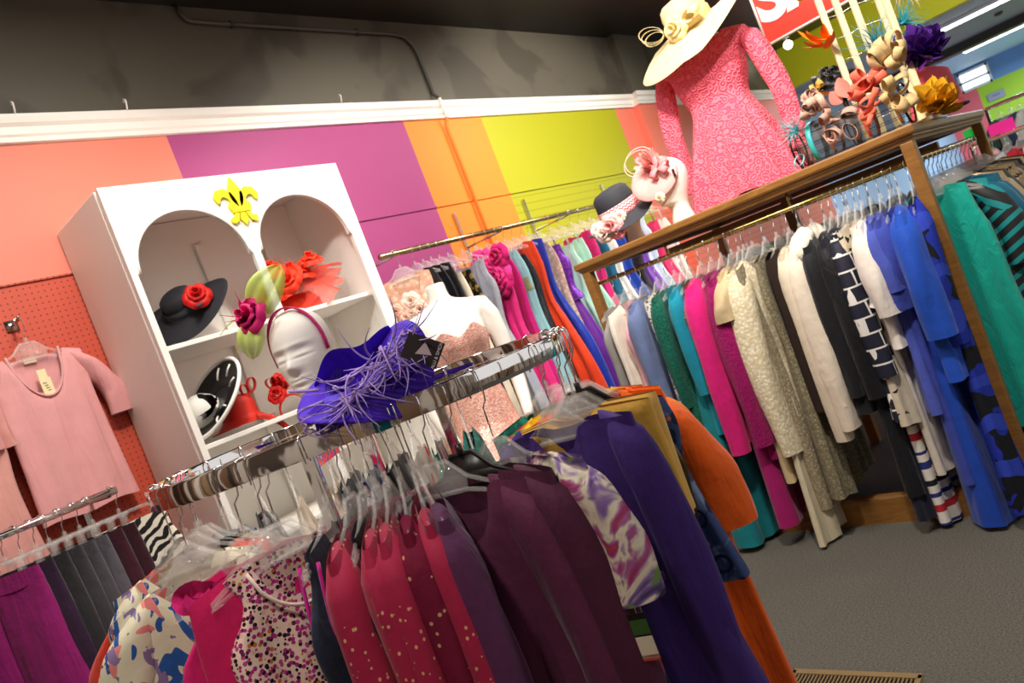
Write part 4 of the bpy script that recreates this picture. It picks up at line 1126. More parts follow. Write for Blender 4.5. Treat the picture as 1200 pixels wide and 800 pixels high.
gw(4.48, 'gown', 'mint green gown left of the black hat, nearer of the pair', 'gown', 'gown', .5, fabric('b4e0cc', .5), 'nearer mint gown')
gw(4.6, 'gown', 'mint green chiffon gown, farther of the pair', 'gown', 'gown', .5, fabric('a6d6c4', .5), 'farther mint gown')
for i, (x, c, l) in enumerate(((4.75, 'c01868', 'cerise'), (4.87, '0f5a78', 'peacock'), (5.0, 'f0ebe6', 'white'), (5.14, '1c3fa0', 'bright blue'), (5.28, '28222a', 'black lace'), (5.42, '7c4ab0', 'lilac'), (5.56, 'c8d8e8', 'ice blue'), (5.72, 'd8336a', 'rose pink'), (5.9, 'e8e0d8', 'ivory'))):
    gw(x, 'gown', f'{l} gown on the wall rail seen behind the hats', 'gown', 'gown', .5, fabric(c, .5), f'{l} gown behind the hats')

# ------------------------------------------------------------------ trousers and skirts at the left edge
G5 = 'trousers and skirts on the low left rail'
for x, rz, c, lab, sh_, L, hw, fl in (
    (.18, -.9, '141420', 'blue-black trousers at the very left edge of the low rail', 'blue-black trousers', .95, .15, .0),
    (.3, -.9, '5b0f38', 'dark wine trousers left of the grey-olive ones', 'dark wine trousers', .95, .15, .0),
    (.4, -1.0, '5a5550', 'grey-olive trousers just left of the bright purple pair', 'grey-olive trousers', .95, .13, .0),
    (.62, -.75, '8a1264', 'bright magenta purple flared trousers', 'magenta flared trousers', 1.0, .18, .08),
    (.69, -.9, '2c1430', 'aubergine trousers right of the magenta pair', 'aubergine trousers', .95, .17, .02),
    (.745, -.95, '2b282c', 'black-grey trousers, first of the grey row', 'first grey trousers', .95, .17, .0),
    (.795, -.95, '3a363a', 'charcoal trousers, second of the grey row', 'second grey trousers', .95, .17, .0),
    (.84, -.95, '48444a', 'mid grey trousers, third of the grey row', 'third grey trousers', .95, .17, .0),
    (.895, -.95, '55515a', 'lightest grey trousers, last of the grey row', 'last grey trousers', .95, .16, .0),
    (.95, -.95, '3c0f20', 'maroon trousers next to the lightest grey pair', 'left maroon trousers', .9, .16, .0),
    (1.0, -.95, '330c1b', 'darker maroon trousers beside the zebra skirt', 'right maroon trousers', .9, .16, .0)):
    trousers('trousers', lab, 'trousers', G5, (x, PYy, PZ+.016), rz, L, fabric(c, .8), hw, fl, short=sh_)
trousers('skirt', 'black and cream zebra print skirt at the right end of the low rail', 'skirt', G5, (1.1, PYy, PZ+.016), -.6, .5, zebra_mat(), .16, .0, True, short='zebra print skirt')

# pink tee and second pink top on wall pegs
PINKT = fabric('dd9c9c', .8)
def tee_extra(o, d):
    m = MB(); m.tube([(x, -.012-.02*(1-(x/.105)**2), -d-.012-.2*abs(1-(x/.105)**2)**.6) for x in [-.105+.21*i/20 for i in range(21)]], .005, 6); m.obj('neck_band', fabric('d6a09c'), o)
    m = MB(); m.box((0, -.022, -d-.115), (.035, .0015, .04)); m.box((.002, -.024, -d-.17), (.045, .0015, .075)); m.obj('price_tag', solid('e8dcae', .6), o, smooth=False)
    m = MB(); m.box((-.01, .012, -d-.045), (.05, .002, .016)); m.obj('neck_label', solid('eadcc0', .6), o, smooth=False)
    m = MB()
    for k in range(4): m.box((-.004+.003*k, -.0255, -d-.155-.011*k), (.016-.003*(k % 2), .0008, .003))
    m.obj('tag_marks', solid('5a4c40', .6), o, smooth=False)
for (px, lab, sh_, mt, yy, L) in ((1.1, 'pale pink scoop neck tee hanging on the coral pegboard with paper tag', 'pale pink tee', PINKT, WY-.1, .72), (.66, 'dusty pink long top at the left edge of the pegboard', 'dusty pink top on the pegboard', fabric('d89a92'), WY-.12, .95)):
    zz = 2.21
    garment('tee_shirt', lab, 'tee shirt', None, (px, yy, zz), .12, 'top', L, mt, 'clear', 'round', sh_, sleeve=.26, sr=(.095, .075), out=.1, scoop=.2, nu=.52, back=.03, fold=.012, extra=tee_extra if px > .9 else None)
    m = MB(); m.tube([(0, 0, 0), (0, WY-yy, 0)], .006, 8); m.tube([(0, -.02, .014), (0, -.01, 0), (0, 0, -.002)], .006, 8); m.box((0, WY-yy-.004, 0), (.05, .006, .05))
    tag(m.obj('wall_peg', DULLCHROME, loc=(px, yy, zz-.006)), 'chrome faceout peg in the coral pegboard holding the '+sh_, 'peg')
# ------------------------------------------------------------------ heads, hats, mannequins
UP = Vector((0, 0, 1))
HX = [(0, .062), (.02, .06), (.05, .05), (.085, .047), (.1, .05), (.12, .056), (.15, .066), (.19, .074), (.23, .077), (.27, .072), (.3, .058), (.318, .04), (.328, .02), (.331, .002)]
HF = [(0, .06), (.05, .046), (.085, .044), (.097, .056), (.106, .076), (.12, .083), (.15, .085), (.19, .088), (.23, .091), (.27, .084), (.3, .065), (.318, .045), (.328, .022), (.331, .002)]
HB = [(0, .06), (.05, .05), (.085, .05), (.11, .058), (.15, .075), (.19, .092), (.23, .1), (.27, .095), (.3, .074), (.318, .05), (.328, .022), (.331, .002)]
FEAT = [ # x, z, sx, sz, amount
 (0, .176, .0105, .011, .020), (0, .193, .008, .014, .010), (0, .215, .009, .014, .002), (.011, .17, .006, .006, .006), (-.011, .17, .006, .006, .006),
 (.031, .211, .017, .011, -.014), (-.031, .211, .017, .011, -.014), (.031, .203, .0135, .0075, .011), (-.031, .203, .0135, .0075, .011),
 (.031, .1955, .015, .0024, -.006), (-.031, .1955, .015, .0024, -.006),
 (.03, .229, .02, .005, .004), (-.03, .229, .02, .005, .004),
 (0, .1435, .016, .004, .007), (0, .1325, .014, .0045, .007), (0, .138, .02, .0016, -.004), (0, .155, .004, .008, -.002), (0, .122, .016, .005, -.004), (0, .109, .017, .008, .006),
 (.043, .178, .018, .016, .004), (-.043, .178, .018, .016, .004)]
def head_mesh(m, ext=0., faceless=False):
    zs = [0, .01, .02, .03, .04, .05, .06, .07, .08, .087, .092, .096] + [.1+.0032*i for i in range(72)] + [.331]
    rows = []
    n = 72
    for z in zs:
        rx, f, b = smooth_lerp(z, HX), smooth_lerp(z, HF), smooth_lerp(z, HB); row = []
        for i in range(n):
            a = 2*PI*i/n
            x = rx*sin(a); c = cos(a)
            y = -f*math.copysign(abs(c)**.9, c) if c > 0 else -b*c
            if c > 0 and not faceless:
                for fx, fz, sx, sz, am in FEAT:
                    e = ((x-fx)/sx)**2 + ((z-fz)/sz)**2
                    if e < 12: y -= am*math.exp(-e/2)
            row.append((x, y, z + ext*min(1, max(0, (z-.03)/.05))))
        rows.append(row)
    b0 = m.grid(rows, wu=True); m.cap(b0, n, True); m.cap(b0+(len(zs)-1)*n, n)
    return m
def foam_head(loc, rz, label, ext=0., s=1., faceless=False):
    m = head_mesh(MB(), ext, faceless)
    for i, p in enumerate(m.v): m.v[i] = (p[0]*s, p[1]*s, p[2]*s)
    return tag(m.obj('foam_head', FOAM, loc=loc, rot=(0, 0, rz)), label, 'mannequin head')

def axes_m(n, xref):
    """3x3 with z = n and x close to xref"""
    n = Vector(n).normalized(); x = Vector(xref); x = (x-n*x.dot(n)).normalized(); y = n.cross(x)
    return Matrix((x, y, n)).transposed()
def hat_shell(m, rb, rc, hc, fn=None, th=.004, dome=.6, n=64):
    """wide brimmed hat, brim at z=0, crown up"""
    prof = [(rb, 0), (rb*.93, .002), (rb*.8, .004), ((rb+rc)/2, .006), (rc*1.06, .009), (rc, .02), (rc*.97, hc*dome), (rc*.88, hc*.85), (rc*.7, hc*.96), (rc*.4, hc), (.003, hc*.99)]
    inner = [(max(.003, r-th), z-th) for r, z in prof]
    m.lathe(list(reversed(inner))+[(rb+.001, -th*.5)]+prof, n, fn=fn)
    return m
def rose(parent, c, axis, r, mat, name='rose', seed=1):
    m = MB(); rose_into(m, c, axis, r, random.Random(seed)); return m.obj(name, mat, parent)
def feather_strands(m, c, dirs, L, r, R, curl=.5, n=8):
    for d in dirs:
        d = Vector(d).normalized(); side = Vector((R.uniform(-1, 1), R.uniform(-1, 1), R.uniform(-1, 1))); side = (side-d*side.dot(d)).normalized()
        l = L*R.uniform(.6, 1.1)
        pts = [Vector(c)+d*l*k/n+side*curl*l*(k/n)**2 for k in range(n+1)]
        m.tube(pts, [r*(1-.75*k/n) for k in range(n+1)], 5)
    return m
def petal_strip(m, c, d, up, L, w, bend=.3, n=8):
    """a leaf / wide feather shape"""
    d = Vector(d).normalized(); up = Vector(up); side = d.cross(up).normalized(); nn = side.cross(d).normalized()
    rows = []
    for k in range(n+1):
        v = k/n; ww = w*sin(PI*min(.97, v*.92+.05))**.8; ctr = Vector(c)+d*L*v+nn*bend*L*v*v
        rows.append([ctr+side*ww*q+nn*(-.25*ww*q*q) for q in (-1, -.5, 0, .5, 1)])
    m.grid(rows); return m
def loop_bow(m, c, d, up, R_, w, n=18, squash=.6):
    """one ribbon loop standing out from c along d"""
    d = Vector(d).normalized(); up = Vector(up); up = (up-d*up.dot(d)).normalized(); s = d.cross(up)
    pts = [Vector(c)+d*R_*(1-cos(2*PI*k/n))+up*R_*squash*sin(2*PI*k/n) for k in range(n+1)]
    m.ribbon(pts, w, s, .0015); return m
def sph_dir(R, n, spread=1.):
    n = Vector(n).normalized(); v = Vector((R.gauss(0, 1), R.gauss(0, 1), R.gauss(0, 1))).normalized()
    return (n+v*spread).normalized()

# ---- foam head on the chrome rack with fascinator
hp = LF(-.492, 1.9, 1.343)
foam_head(tuple(hp), -YAW-.24, 'white foam mannequin head with closed eyes above the chrome rack', ext=.035, s=.92)
# purple crushed hat leaning against the head and the rail
VIO = NT('violet_sinamay'); VIO.color('4a1fc4'); VIO.set(Roughness=.55, Specular_IOR_Level=.35); w_ = VIO.wave(55, 1.5, 1, 'DIAGONAL'); VIO.bump(w_.outputs[0], .35, .004); VIO = VIO.m
fh = empty('fascinator', 'magenta flower fascinator with lime leaves on the foam head headband', 'fascinator', tuple(hp))
HQ = Matrix.Rotation(-YAW-.24, 3, 'Z')
MAG = solid('c2146e', .5, name='magenta_ribbon')
m = MB()
pts = []
for k in range(25):
    a = PI*(k/24)*1.12-.06*PI
    pts.append(HQ @ Vector((.0735*cos(a), -.02-.012*sin(a), .035*.92+.92*(.225)+.104*sin(a)*.98 if sin(a) > 0 else .035*.92+.92*.225+.16*sin(a))))
ctr = HQ @ Vector((0, 0, .23))
m.ribbon(pts, .007, lambda k: HQ @ Vector((0, 1, 0)), .003); m.obj('headband', MAG, fh)
fc_ = LF(-.568, 1.86, 1.69) - hp
LEAFM = clear_mat('lime_organza', 'cdea5e', .72, .5)
def put(px): return px
R = random.Random(3)
m = MB()
for k in range(11):
    d = sph_dir(R, RT*-.35-FW*.8+UP*.25, .75); petal_strip(m, fc_, d, UP+RT*.3, .05, .02, .35)
rose_into(m, fc_-FW*.015, -FW*.8-RT*.4+UP*.3, .05, R)
m.obj('flower', solid('d01c6c', .55), fh)
m = MB()
for lat, up_ in ((.45, .9), (.2, 1.)): pass
def organza_leaf(d, L, w, up_, name='leaf'):
    m = MB(); d = Vector(d).normalized(); n = Vector(up_); s = d.cross(n).normalized(); rows = []
    for k in range(15):
        v = k/14; ww = w*(sin(PI*(.06+.94*v)**1.0))**.6*(1 if v < .97 else .5)
        rows.append([fc_+d*L*v+s*ww*q+n*(.03*sin(PI*v)+.006*cos(q*9)-.2*ww*q*q*10*.1) for q in [-1+.25*i for i in range(9)]])
    m.grid(rows); m.obj(name, LEAFM, fh)
organza_leaf(RT*.75+UP*.62-FW*.1, .145, .045, -FW)
organza_leaf(RT*.15-UP*.98+FW*.0-RT*.55, .105, .034, -FW)
m = MB()
for d in (-RT+UP*.35, -RT*.9+UP*.7, -RT+UP*.05, -RT*.5+UP*.9, RT*.5+UP*.8): feather_strands(m, fc_, [d], .085, .0022, R, .25)
m.obj('quill', solid('c4185e', .5), fh)
m = MB()
for d, L_ in ((-RT+UP*.5-FW*.1, .1), (-RT*.8-UP*.25, .085), (-RT*.6+UP*.9, .09)):
    pts = [fc_+Vector(d).normalized()*L_*k/10+(-UP)*.06*(k/10)**2*(1 if k > 3 else .5) for k in range(11)]; m.tube(pts, [.003*(1-.08*k) for k in range(11)], 6)
m.obj('lime_curl', solid('b4d23c', .5), fh)

# purple hat
ph = LF(-.327, 1.63, 1.452)
pr = empty('hat', 'violet purple crushed straw hat with lilac feathers leaning on the chrome rail', 'hat', tuple(ph))
hn = (-FW*.80 + UP*.6)
A = axes_m(hn, RT + UP*.22)
def crush(p, a, r, z):
    x, y = p.x, p.y
    k = max(0, (r-.05)/.1)
    zz = z + k*(.05*sin(2*a+.6) + .022*sin(3*a+1.2) - .01)
    return (x*1.18, y*.78, zz)
m = MB(); hat_shell(m, .135, .07, -.06, fn=crush, th=.004, n=96); m.xf(A.to_4x4()); m.obj('brim', VIO, pr)
# upper fold standing up behind and a rolled lower edge
m = MB(); rows = []
for j in range(9):
    v = j/8; row = []
    for i in range(33):
        u = i/32-.5
        row.append(RT*(.2*u-.012)+UP*(-.02+.095*v*(1-.9*abs(u)**2.2)+.04*u-.012*sin(u*9))+FW*(.03-.05*v*v+.05*(2*u)**2))
    rows.append(row)
m.grid(rows); m.obj('upturned_brim', VIO, pr)
m = MB(); rows = []
for j in range(15):
    v = j/14; a = v*1.6*PI
    rows.append([RT*(-.135+.26*i/20)+UP*(-.052+.05*i/20+.026*sin(a)*(1+.3*sin(i*.5)))-FW*(.02+.028*cos(a)+.012*sin(i*.35)) for i in range(21)])
m.grid(rows); m.obj('rolled_brim', VIO, pr)
LIL = solid('a286cc', .55, name='lilac_feather'); R = random.Random(11)
m = MB()
for k in range(85):
    u = R.uniform(-.06, .14); c = RT*u+UP*(.0+.34*u+R.uniform(-.03, .025))-FW*(.06+R.uniform(0, .012))
    d = (RT*R.uniform(-1, .9)+UP*R.uniform(-.9, .25)-FW*R.uniform(.0, .3))
    feather_strands(m, c, [d], .082, .0029, R, .8, 10)
m.obj('feather_trim', LIL, pr)
m = MB()
for k, (du, dw) in enumerate(((.075, -.01), (.06, -.03), (.085, .015), (.05, -.045))):
    pts = [-RT*(.085+.06*sin(PI*t/12*1.05))+UP*(-.005+dw-.06*t/12*(k != 2)+.02*sin(PI*t/12))-FW*(.05+.0*t) for t in range(13)]
    m.tube(pts, [.003*(1-.06*t) for t in range(13)], 6)
m.obj('curled_quill', LIL, pr)
# black paper label hanging on the hat
lr = LF(-.176, 1.54, 1.462)
lt = empty('swing_label', 'black cardboard label with pale lettering tied to the violet hat', 'label', tuple(lr))
LA = axes_m(-FW+UP*.15, RT*.72-UP*.62)   # x runs down to the right like the tilted card
m = MB(); m.box((0, 0, 0), (.078, .055, .0012), rot=Matrix.Identity(3)); m.xf(LA.to_4x4()); m.obj('card', solid('1d1216', .5), lt, smooth=False)
M4 = LA.to_4x4() @ Matrix.Translation((.032, 0, .001)) @ Matrix.Rotation(PI/2, 4, 'Z')
text_mesh('ALLI & SIMON', .0095, .0002, 'lettering', solid('cfc0c4', .5), lt, M4)
m = MB(); m.prism([(-.012, -.012), (.022, -.004), (.0, .018)], .0006, lambda x, y, t: tuple(LA @ Vector((x, y, .0008+t)))); m.obj('emblem', solid('a8969a', .5), lt, smooth=False)
m = MB(); m.tube([LA @ Vector((-.04, .02, 0)), LA @ Vector((-.06, .03, -.01)), LA @ Vector((-.08, .01, -.02))], .0009, 4); m.obj('string', solid('7a1e3a', .6), lt)

# ---- hats in the cabinet
BLACKH = solid('23232a', .75, bump=(120, .2), name='black_straw')
bh = empty('hat', 'wide black straw hat with a red rose on the upper left cabinet shelf', 'hat', (1.70, 3.35, 2.045))
A = axes_m(-FW*.62 + UP*.70 - RT*.10, RT)
m = MB(); hat_shell(m, .225, .088, .1, fn=lambda p, a, r, z: (p.x, p.y*.86, z+max(0, (r-.1))*(-.25+.35*cos(a)**2))); m.xf(A.to_4x4()); m.obj('brim', BLACKH, bh)
m = MB(); m.lathe([(.09, .014), (.0915, .016), (.0915, .05), (.09, .052)], 40); m.xf(A.to_4x4()); m.obj('hat_band', solid('2c3038', .4), bh)
RED = solid('c41812', .55, name='red_silk'); rc = A @ Vector((.105, -.045, .06))
m = MB(); rose_into(m, rc, A @ Vector((.4, -.35, .8)), .068, random.Random(2)); m.obj('rose', RED, bh)
m = MB(); petal_strip(m, rc+A @ Vector((0, -.03, -.01)), A @ Vector((.15, -1, .05)), A @ Vector((0, 0, 1)), .08, .022); m.obj('leaf', solid('3c4854', .6), bh)

rf = empty('fascinator', 'red-orange ruffled fascinator on the upper right cabinet shelf', 'fascinator', (2.25, 3.33, 1.98))
R = random.Random(4); ORED = clear_mat('red_orange_chiffon', 'f23a16', .5, .6)
m = MB()
m.lathe([(.001, .0), (.09, -.01), (.12, -.05), (.125, -.095), (.12, -.1), (.1, -.06), (.001, -.03)], 32); m.obj('cap', solid('e0381a', .7), rf)
for k in range(9):
    c = V(R.uniform(-.15, .07), R.uniform(-.17, -.02), R.uniform(.0, .12)); m = MB(); rose_into(m, c, sph_dir(R, UP-FW*.8, .5), .07, R)
    m.obj('ruffle_flower', solid('ee3416', .6), rf)
m = MB()
for s in range(4):
    rows = []
    for j in range(15):
        v = j/14; rows.append([V(.05*cos(a)+(.1*v+.03*s*v)*cos(a)*.9+.09*v, .05*sin(a)-.06*v+.08*v*sin(a)*(1-.1*s)+.012*sin(5*a+s)*v, .12-.21*v*(1-.22*s)+.05*v*cos(a)+.014*sin(4*a+2*s)*v) for a in [-2.9+2.9*i/24+.3*s for i in range(25)]])
    m.grid(rows)
m.obj('veil', ORED, rf)
m = MB(); feather_strands(m, V(0, -.02, .1), [sph_dir(R, UP+RT*.2, .7) for _ in range(26)], .11, .002, R, .4); m.obj('feather', solid('ee3010', .6), rf)

bw = empty('hat', 'black and white brimmed hat with white edge tilted on the lower cabinet shelf', 'hat', (1.66, 3.27, 1.575))
A = axes_m(-FW*.62 + UP*.62 - RT*.42, RT*.8 + UP*.5)
m = MB(); hat_shell(m, .195, .075, .02, fn=lambda p, a, r, z: (p.x, p.y, z+.06*(r/.195)**2)); m.xf(A.to_4x4()); m.obj('brim', solid('17161a', .3, 0, .6), bw)
m = MB(); m.tube([A @ Vector((.196*cos(a), .196*sin(a), .06)) for a in [2*PI*i/64 for i in range(64)]], .009, 8, closed=True); m.obj('white_edge', solid('f4f0ea', .6), bw)
m = MB(); m.lathe([(.085, .0), (.084, .03), (.07, .07), (.045, .095), (.02, .105), (.002, .107)], 36, fn=lambda p, a, r, z: A @ (p+Vector((-.085, .035, .02)))); m.obj('crown', solid('f2efe8', .6), bw)
R = random.Random(9); m = MB()
for k in range(14): petal_strip(m, A @ Vector((-.02, -.03, .05)), A @ Vector((R.uniform(-1, 1), R.uniform(-1, .6), R.uniform(.1, .6))), A @ Vector((0, 0, 1)), .085, .022, .2)
m.obj('bow', solid('131215', .35), bw)
for x, y, an in ((.06, .08, .6), (.11, .03, .2), (.03, -.11, -1.2), (-.02, -.13, -1.6), (.1, -.05, -.4)):
    m = MB(); m.tube([A @ Vector((x, y, .05)), A @ Vector((x+.03*cos(an), y+.03*sin(an), .062)), A @ Vector((x+.055*cos(an), y+.055*sin(an), .066))], .005, 6); m.obj('white_quill', solid('f0ece4', .6), bw)
m = MB(); m.tube([A @ Vector((-.06+.01*i, .08-.02*i, .055+.006*sin(i*2))) for i in range(8)], .007, 6); m.obj('red_trim', RED, bw)

rh = empty('hat', 'red brimmed hat with trailing ribbon behind the black and white hat', 'hat', (1.77, 3.38, 1.475))
RH = solid('cf2a1e', .5, name='red_felt')
m = MB(); hat_shell(m, .15, .085, .12, fn=lambda p, a, r, z: (p.x, p.y, z+.05*max(0, r-.09)*sin(2*a)-.02*(r > .1))); m.obj('brim', RH, rh)
m = MB(); m.ribbon([V(-.02+.012*k, -.17-.012*k*.4, -.01-.011*k*k*.12) for k in range(10)], .013, UP, .002); m.obj('ribbon', solid('c0281c', .4), rh)
for c_, d_, r_2 in ((V(.06, -.06, .11), V(.3, -.2, .9), .035), (V(.04, -.06, .1), V(-.3, -.2, .9), .03)):
    m = MB(); loop_bow(m, c_, d_, V(1, 0, 0), r_2, .012); m.obj('bow', RH, rh)
rb = empty('fascinator', 'red bow fascinator with looped ribbons at the right of the lower cabinet shelf', 'fascinator', (2.0, 3.3, 1.5))
R = random.Random(6); m = MB()
for k in range(8): loop_bow(m, V(-.02, 0, .05), sph_dir(R, UP*.5-FW*.3, .9), UP+RT*R.uniform(-1, 1), R.uniform(.03, .05), .018)
m.obj('bow', RED, rb)
m = MB(); m.tube([V(.075*cos(a), .0, -.06+.07*sin(a)) for a in [-.2+PI*1.15*i/20 for i in range(21)]], .006, 6); m.obj('headband', RED, rb)
m = MB(); rose_into(m, V(-.07, -.02, .03), V(-.6, -.6, .4), .05, R); m.obj('rose', RED, rb)

# ---- white bust mannequin with sequined bodice
def torso_obj(name, loc, rz, label, arms=True, mat=None, s=1.):
    m = MB(); n = 40
    sec = [(-.62, .15, .1), (-.5, .155, .105), (-.4, .145, .1), (-.3, .122, .085), (-.24, .122, .085), (-.16, .148, .105), (-.08, .165, .115), (0, .17, .105), (.06, .175, .09), (.1, .168, .075), (.125, .13, .062), (.14, .085, .052), (.155, .056, .05), (.19, .05, .049), (.235, .05, .049), (.24, .045, .044)]
    rows = []
    for z, rx_, ry_ in sec:
        row = []
        for i in range(n):
            a = 2*PI*i/n; x = rx_*cos(a); y = ry_*sin(a)
            if y < 0:
                for bx in (-.078, .078): y -= .042*math.exp(-(((x-bx)/.05)**2+((z+.07)/.055)**2)/1.2)
            row.append((x*s, y*s, z*s))
        rows.append(row)
    b = m.grid(rows, wu=True); m.cap(b, n, True); m.cap(b+(len(sec)-1)*n, n)
    if arms:
        for sd in (-1, 1):
            m.tube([(sd*.13*s, 0, .075*s), (sd*.185*s, .0, .06*s), (sd*.212*s, .0, .0), (sd*.228*s, .005, -.12*s), (sd*.235*s, .01, -.26*s), (sd*.232*s, -.01, -.36*s), (sd*.215*s, -.05, -.46*s), (sd*.195*s, -.09, -.54*s)], [.05*s, .06*s, .055*s, .047*s, .039*s, .038*s, .033*s, .026*s], 16)
    o = m.obj(name, mat or solid('f3ede4', .4, 0, .5, name='white_fibreglass'), loc=loc, rot=(0, 0, rz))
    r = o.modifiers.new('remesh', 'REMESH'); r.mode = 'VOXEL'; r.voxel_size = .009*s; r.use_smooth_shade = True
    sm = o.modifiers.new('smooth', 'SMOOTH'); sm.factor = .6; sm.iterations = 6
    return tag(o, label, 'mannequin')
bl = (2.64, 2.74, 1.525); brz = -.55
bm = torso_obj('bust_mannequin', bl, brz, 'headless white mannequin with arms in a pink sequined bodice before the gowns')
m = MB(); m.tube([(0, 0, -.6), (0, 0, -1.5)], .016, 12); m.lathe([(.001, -1.525), (.16, -1.525), (.16, -1.513), (.02, -1.505), (.001, -1.505)], 32); m.obj('stand', DULLCHROME, bm)
m = MB(); rows = []
for j in range(26):
    z = -.055-.62*j/25
    rxz = lerp(-z, [(0, .176), (.08, .171), (.16, .154), (.24, .127), (.3, .127), (.4, .15), (.5, .162), (.62, .2), (.7, .24)]); ryz = lerp(-z, [(0, .11), (.08, .119), (.16, .11), (.24, .09), (.3, .09), (.5, .11), (.7, .17)])
    row = []
    for i in range(48):
        a = 2*PI*i/48; x = rxz*cos(a); y = ryz*sin(a); zz = z
        if y < 0:
            for bx in (-.078, .078): y -= .043*math.exp(-(((x-bx)/.052)**2+((z+.07)/.06)**2)/1.2)
            if j == 0: zz += .05*math.exp(-((abs(x)-.08)/.05)**2)
        row.append((x, y, zz))
    rows.append(row)
m.grid(rows, wu=True)
tag(m.obj('strapless_dress', sequin('pink_sequin', 'f8cebc', 'd98e7e', 130, .3, .22), loc=bl, rot=(0, 0, brz)), 'pale pink sequined strapless dress on the white bust mannequin', 'dress')

# ---- coral lace dress on its form, on top of the wooden rack
TOP = 1.612
dm = (3.82, 1.535, 2.33)
torso_obj('dress_form', dm, -PI/2, 'shop dress form filling the coral lace dress, neck under the cream hat', arms=False, mat=solid('d8b8a8', .6), s=.8)
m = MB(); m.tube([(0, 0, -.55), (0, 0, TOP-2.33+.01)], .02, 12); m.lathe([(.001, TOP-2.33), (.12, TOP-2.33), (.12, TOP-2.318), (.02, TOP-2.31), (.001, TOP-2.31)], 32); m.obj('stand', DULLCHROME, bpy.data.objects['dress_form'])
CORAL = lace('coral_lace', 'fb7a8c', 'ee5670', 30, .6, True)
cd_ = empty('lace_dress', 'coral pink lace dress with long sleeves displayed on top of the wooden rack', 'dress', dm, (0, 0, -PI/2))
m = MB()
cloth_body(m, [(0, .245), (.04, .25), (.1, .2), (.22, .18), (.36, .15), (.42, .155), (.6, .2), (1, .285)], .82, [(0, .1), (.08, .2), (.16, .25), (.24, .25), (.36, .185), (.42, .2), (.7, .34), (1, .46)], -.115, nu=.6, scoop=.035, back=.02, fold=.0, seed=2, N=96, M=44, slope=.045)
# pleats below the waist
for i, p in enumerate(m.v):
    z = p[2]
    if z < -.2:
        k = min(1, (-.2-z)/.35); a = math.atan2(p[1], p[0]*.8)
        r = 1+.13*k*sin(13*a+.6)*.75+.04*k*sin(21*a); m.v[i] = (p[0]*r, p[1]*r, z)
m.obj('body', CORAL, cd_)
for sd in (-1, 1):
    m = MB(); sleeve_mesh(m, sd, .275, -.115, .58, .1, .066, .06, seed=5, N=28, M=24); m.obj('sleeve', CORAL, cd_)
m = MB(); m.tube([(.14*cos(a), .098*sin(a), -.232) for a in [2*PI*i/40 for i in range(40)]], .006, 6, closed=True); m.obj('waist_seam', CORAL, cd_)

CREAM = NT('cream_straw'); CREAM.color('eed9a4'); CREAM.set(Roughness=.6, Specular_IOR_Level=.3); CREAM.bump(CREAM.wave(70, .5, 1, 'Z').outputs[0], .25, .003); CREAM = CREAM.m
chh = empty('hat', 'wide brimmed cream straw hat with rose atop the coral lace dress', 'hat', (3.8, 1.53, 2.515))
A = axes_m(UP-Vector((1, 0, 0))*.44, Vector((0, -1, 0)))
def droop(p, a, r, z):
    k = max(0, (r-.11)/.2)
    return (p.x*1.0, p.y*.9, z - k*.03*(1-.54*cos(2*a)) - k*k*.06*max(0, -cos(a)) - k*k*.02*max(0, -sin(a)) + k*k*.06*max(0, cos(a-.3)))
m = MB(); hat_shell(m, .345, .115, .155, fn=droop, n=80); m.xf(A.to_4x4()); m.obj('brim', CREAM, chh)
m = MB(); m.lathe([(.117, .012), (.119, .016), (.118, .05), (.116, .054)], 48); m.xf(A.to_4x4()); m.obj('hat_band', solid('ecd394', .5), chh)
m = MB(); rose_into(m, A @ Vector((-.02, -.13, .05)), A @ Vector((-.1, -1, .35)), .068, random.Random(4)); m.obj('rose', solid('f2dca0', .6), chh)
m = MB()
for k in range(3): loop_bow(m, A @ Vector((-.1, -.1, .05)), A @ Vector((-1, -.2, .1+.25*k)), A @ Vector((0, .2, 1)), .05+.006*k, .012)
m.obj('bow', solid('f0dca6', .5), chh); m = MB()
loop_bow(m, A @ Vector((.04, -.12, .06)), A @ Vector((1, -.3, .3)), A @ Vector((0, 0, 1)), .045, .028)
m.obj('bow', solid('f0dca6', .5), chh)

# ---- black hat with roses on a head, wooden rack left
hz = (3.56, 2.11, TOP)
foam_head(hz, -YAW-1.2, 'pale mannequin head under the black rose hat on the wooden rack', s=.86, faceless=True)
b2 = empty('hat', 'black hat with pink roses and pink chevron band on the wooden rack', 'hat', (3.54, 2.13, 1.765))
A = axes_m(UP*1-RT*.22-FW*.14, RT)
BLK2 = solid('2e2f36', .75, bump=(150, .15), name='black_felt')
m = MB(); hat_shell(m, .215, .112, .165, fn=lambda p, a, r, z: (p.x, p.y, z+max(0, r-.1)*(-.35*sin(a)**2*(1 if p.y < 0 else .3)+.45*max(0, cos(a))**2)), dome=.5); m.xf(A.to_4x4()); m.obj('brim', BLK2, b2)
def chev():
    t = NT('pink_chevron'); sp = t.new('ShaderNodeSeparateXYZ'); t.link(t.co(), sp.inputs[0])
    at = t.math('ARCTAN2', sp.outputs[1], sp.outputs[0]); zig = t.math('ABSOLUTE', t.math('SUBTRACT', t.math('FRACT', t.math('MULTIPLY', at, 5.)), .5))
    f = t.math('GREATER_THAN', t.math('FRACT', t.math('ADD', t.math('MULTIPLY', sp.outputs[2], 60.), t.math('MULTIPLY', zig, 1.2))), .5)
    t.color(t.mix(f, 'e8425a', 'f6dcd6')); t.set(Roughness=.7); return t.m
m = MB(); m.lathe([(.115, .012), (.117, .016), (.114, .07), (.111, .074)], 48); o = m.obj('hat_band', chev(), b2); o.rotation_euler = A.to_euler()
PR = solid('f2b4ae', .6, name='blush_silk')
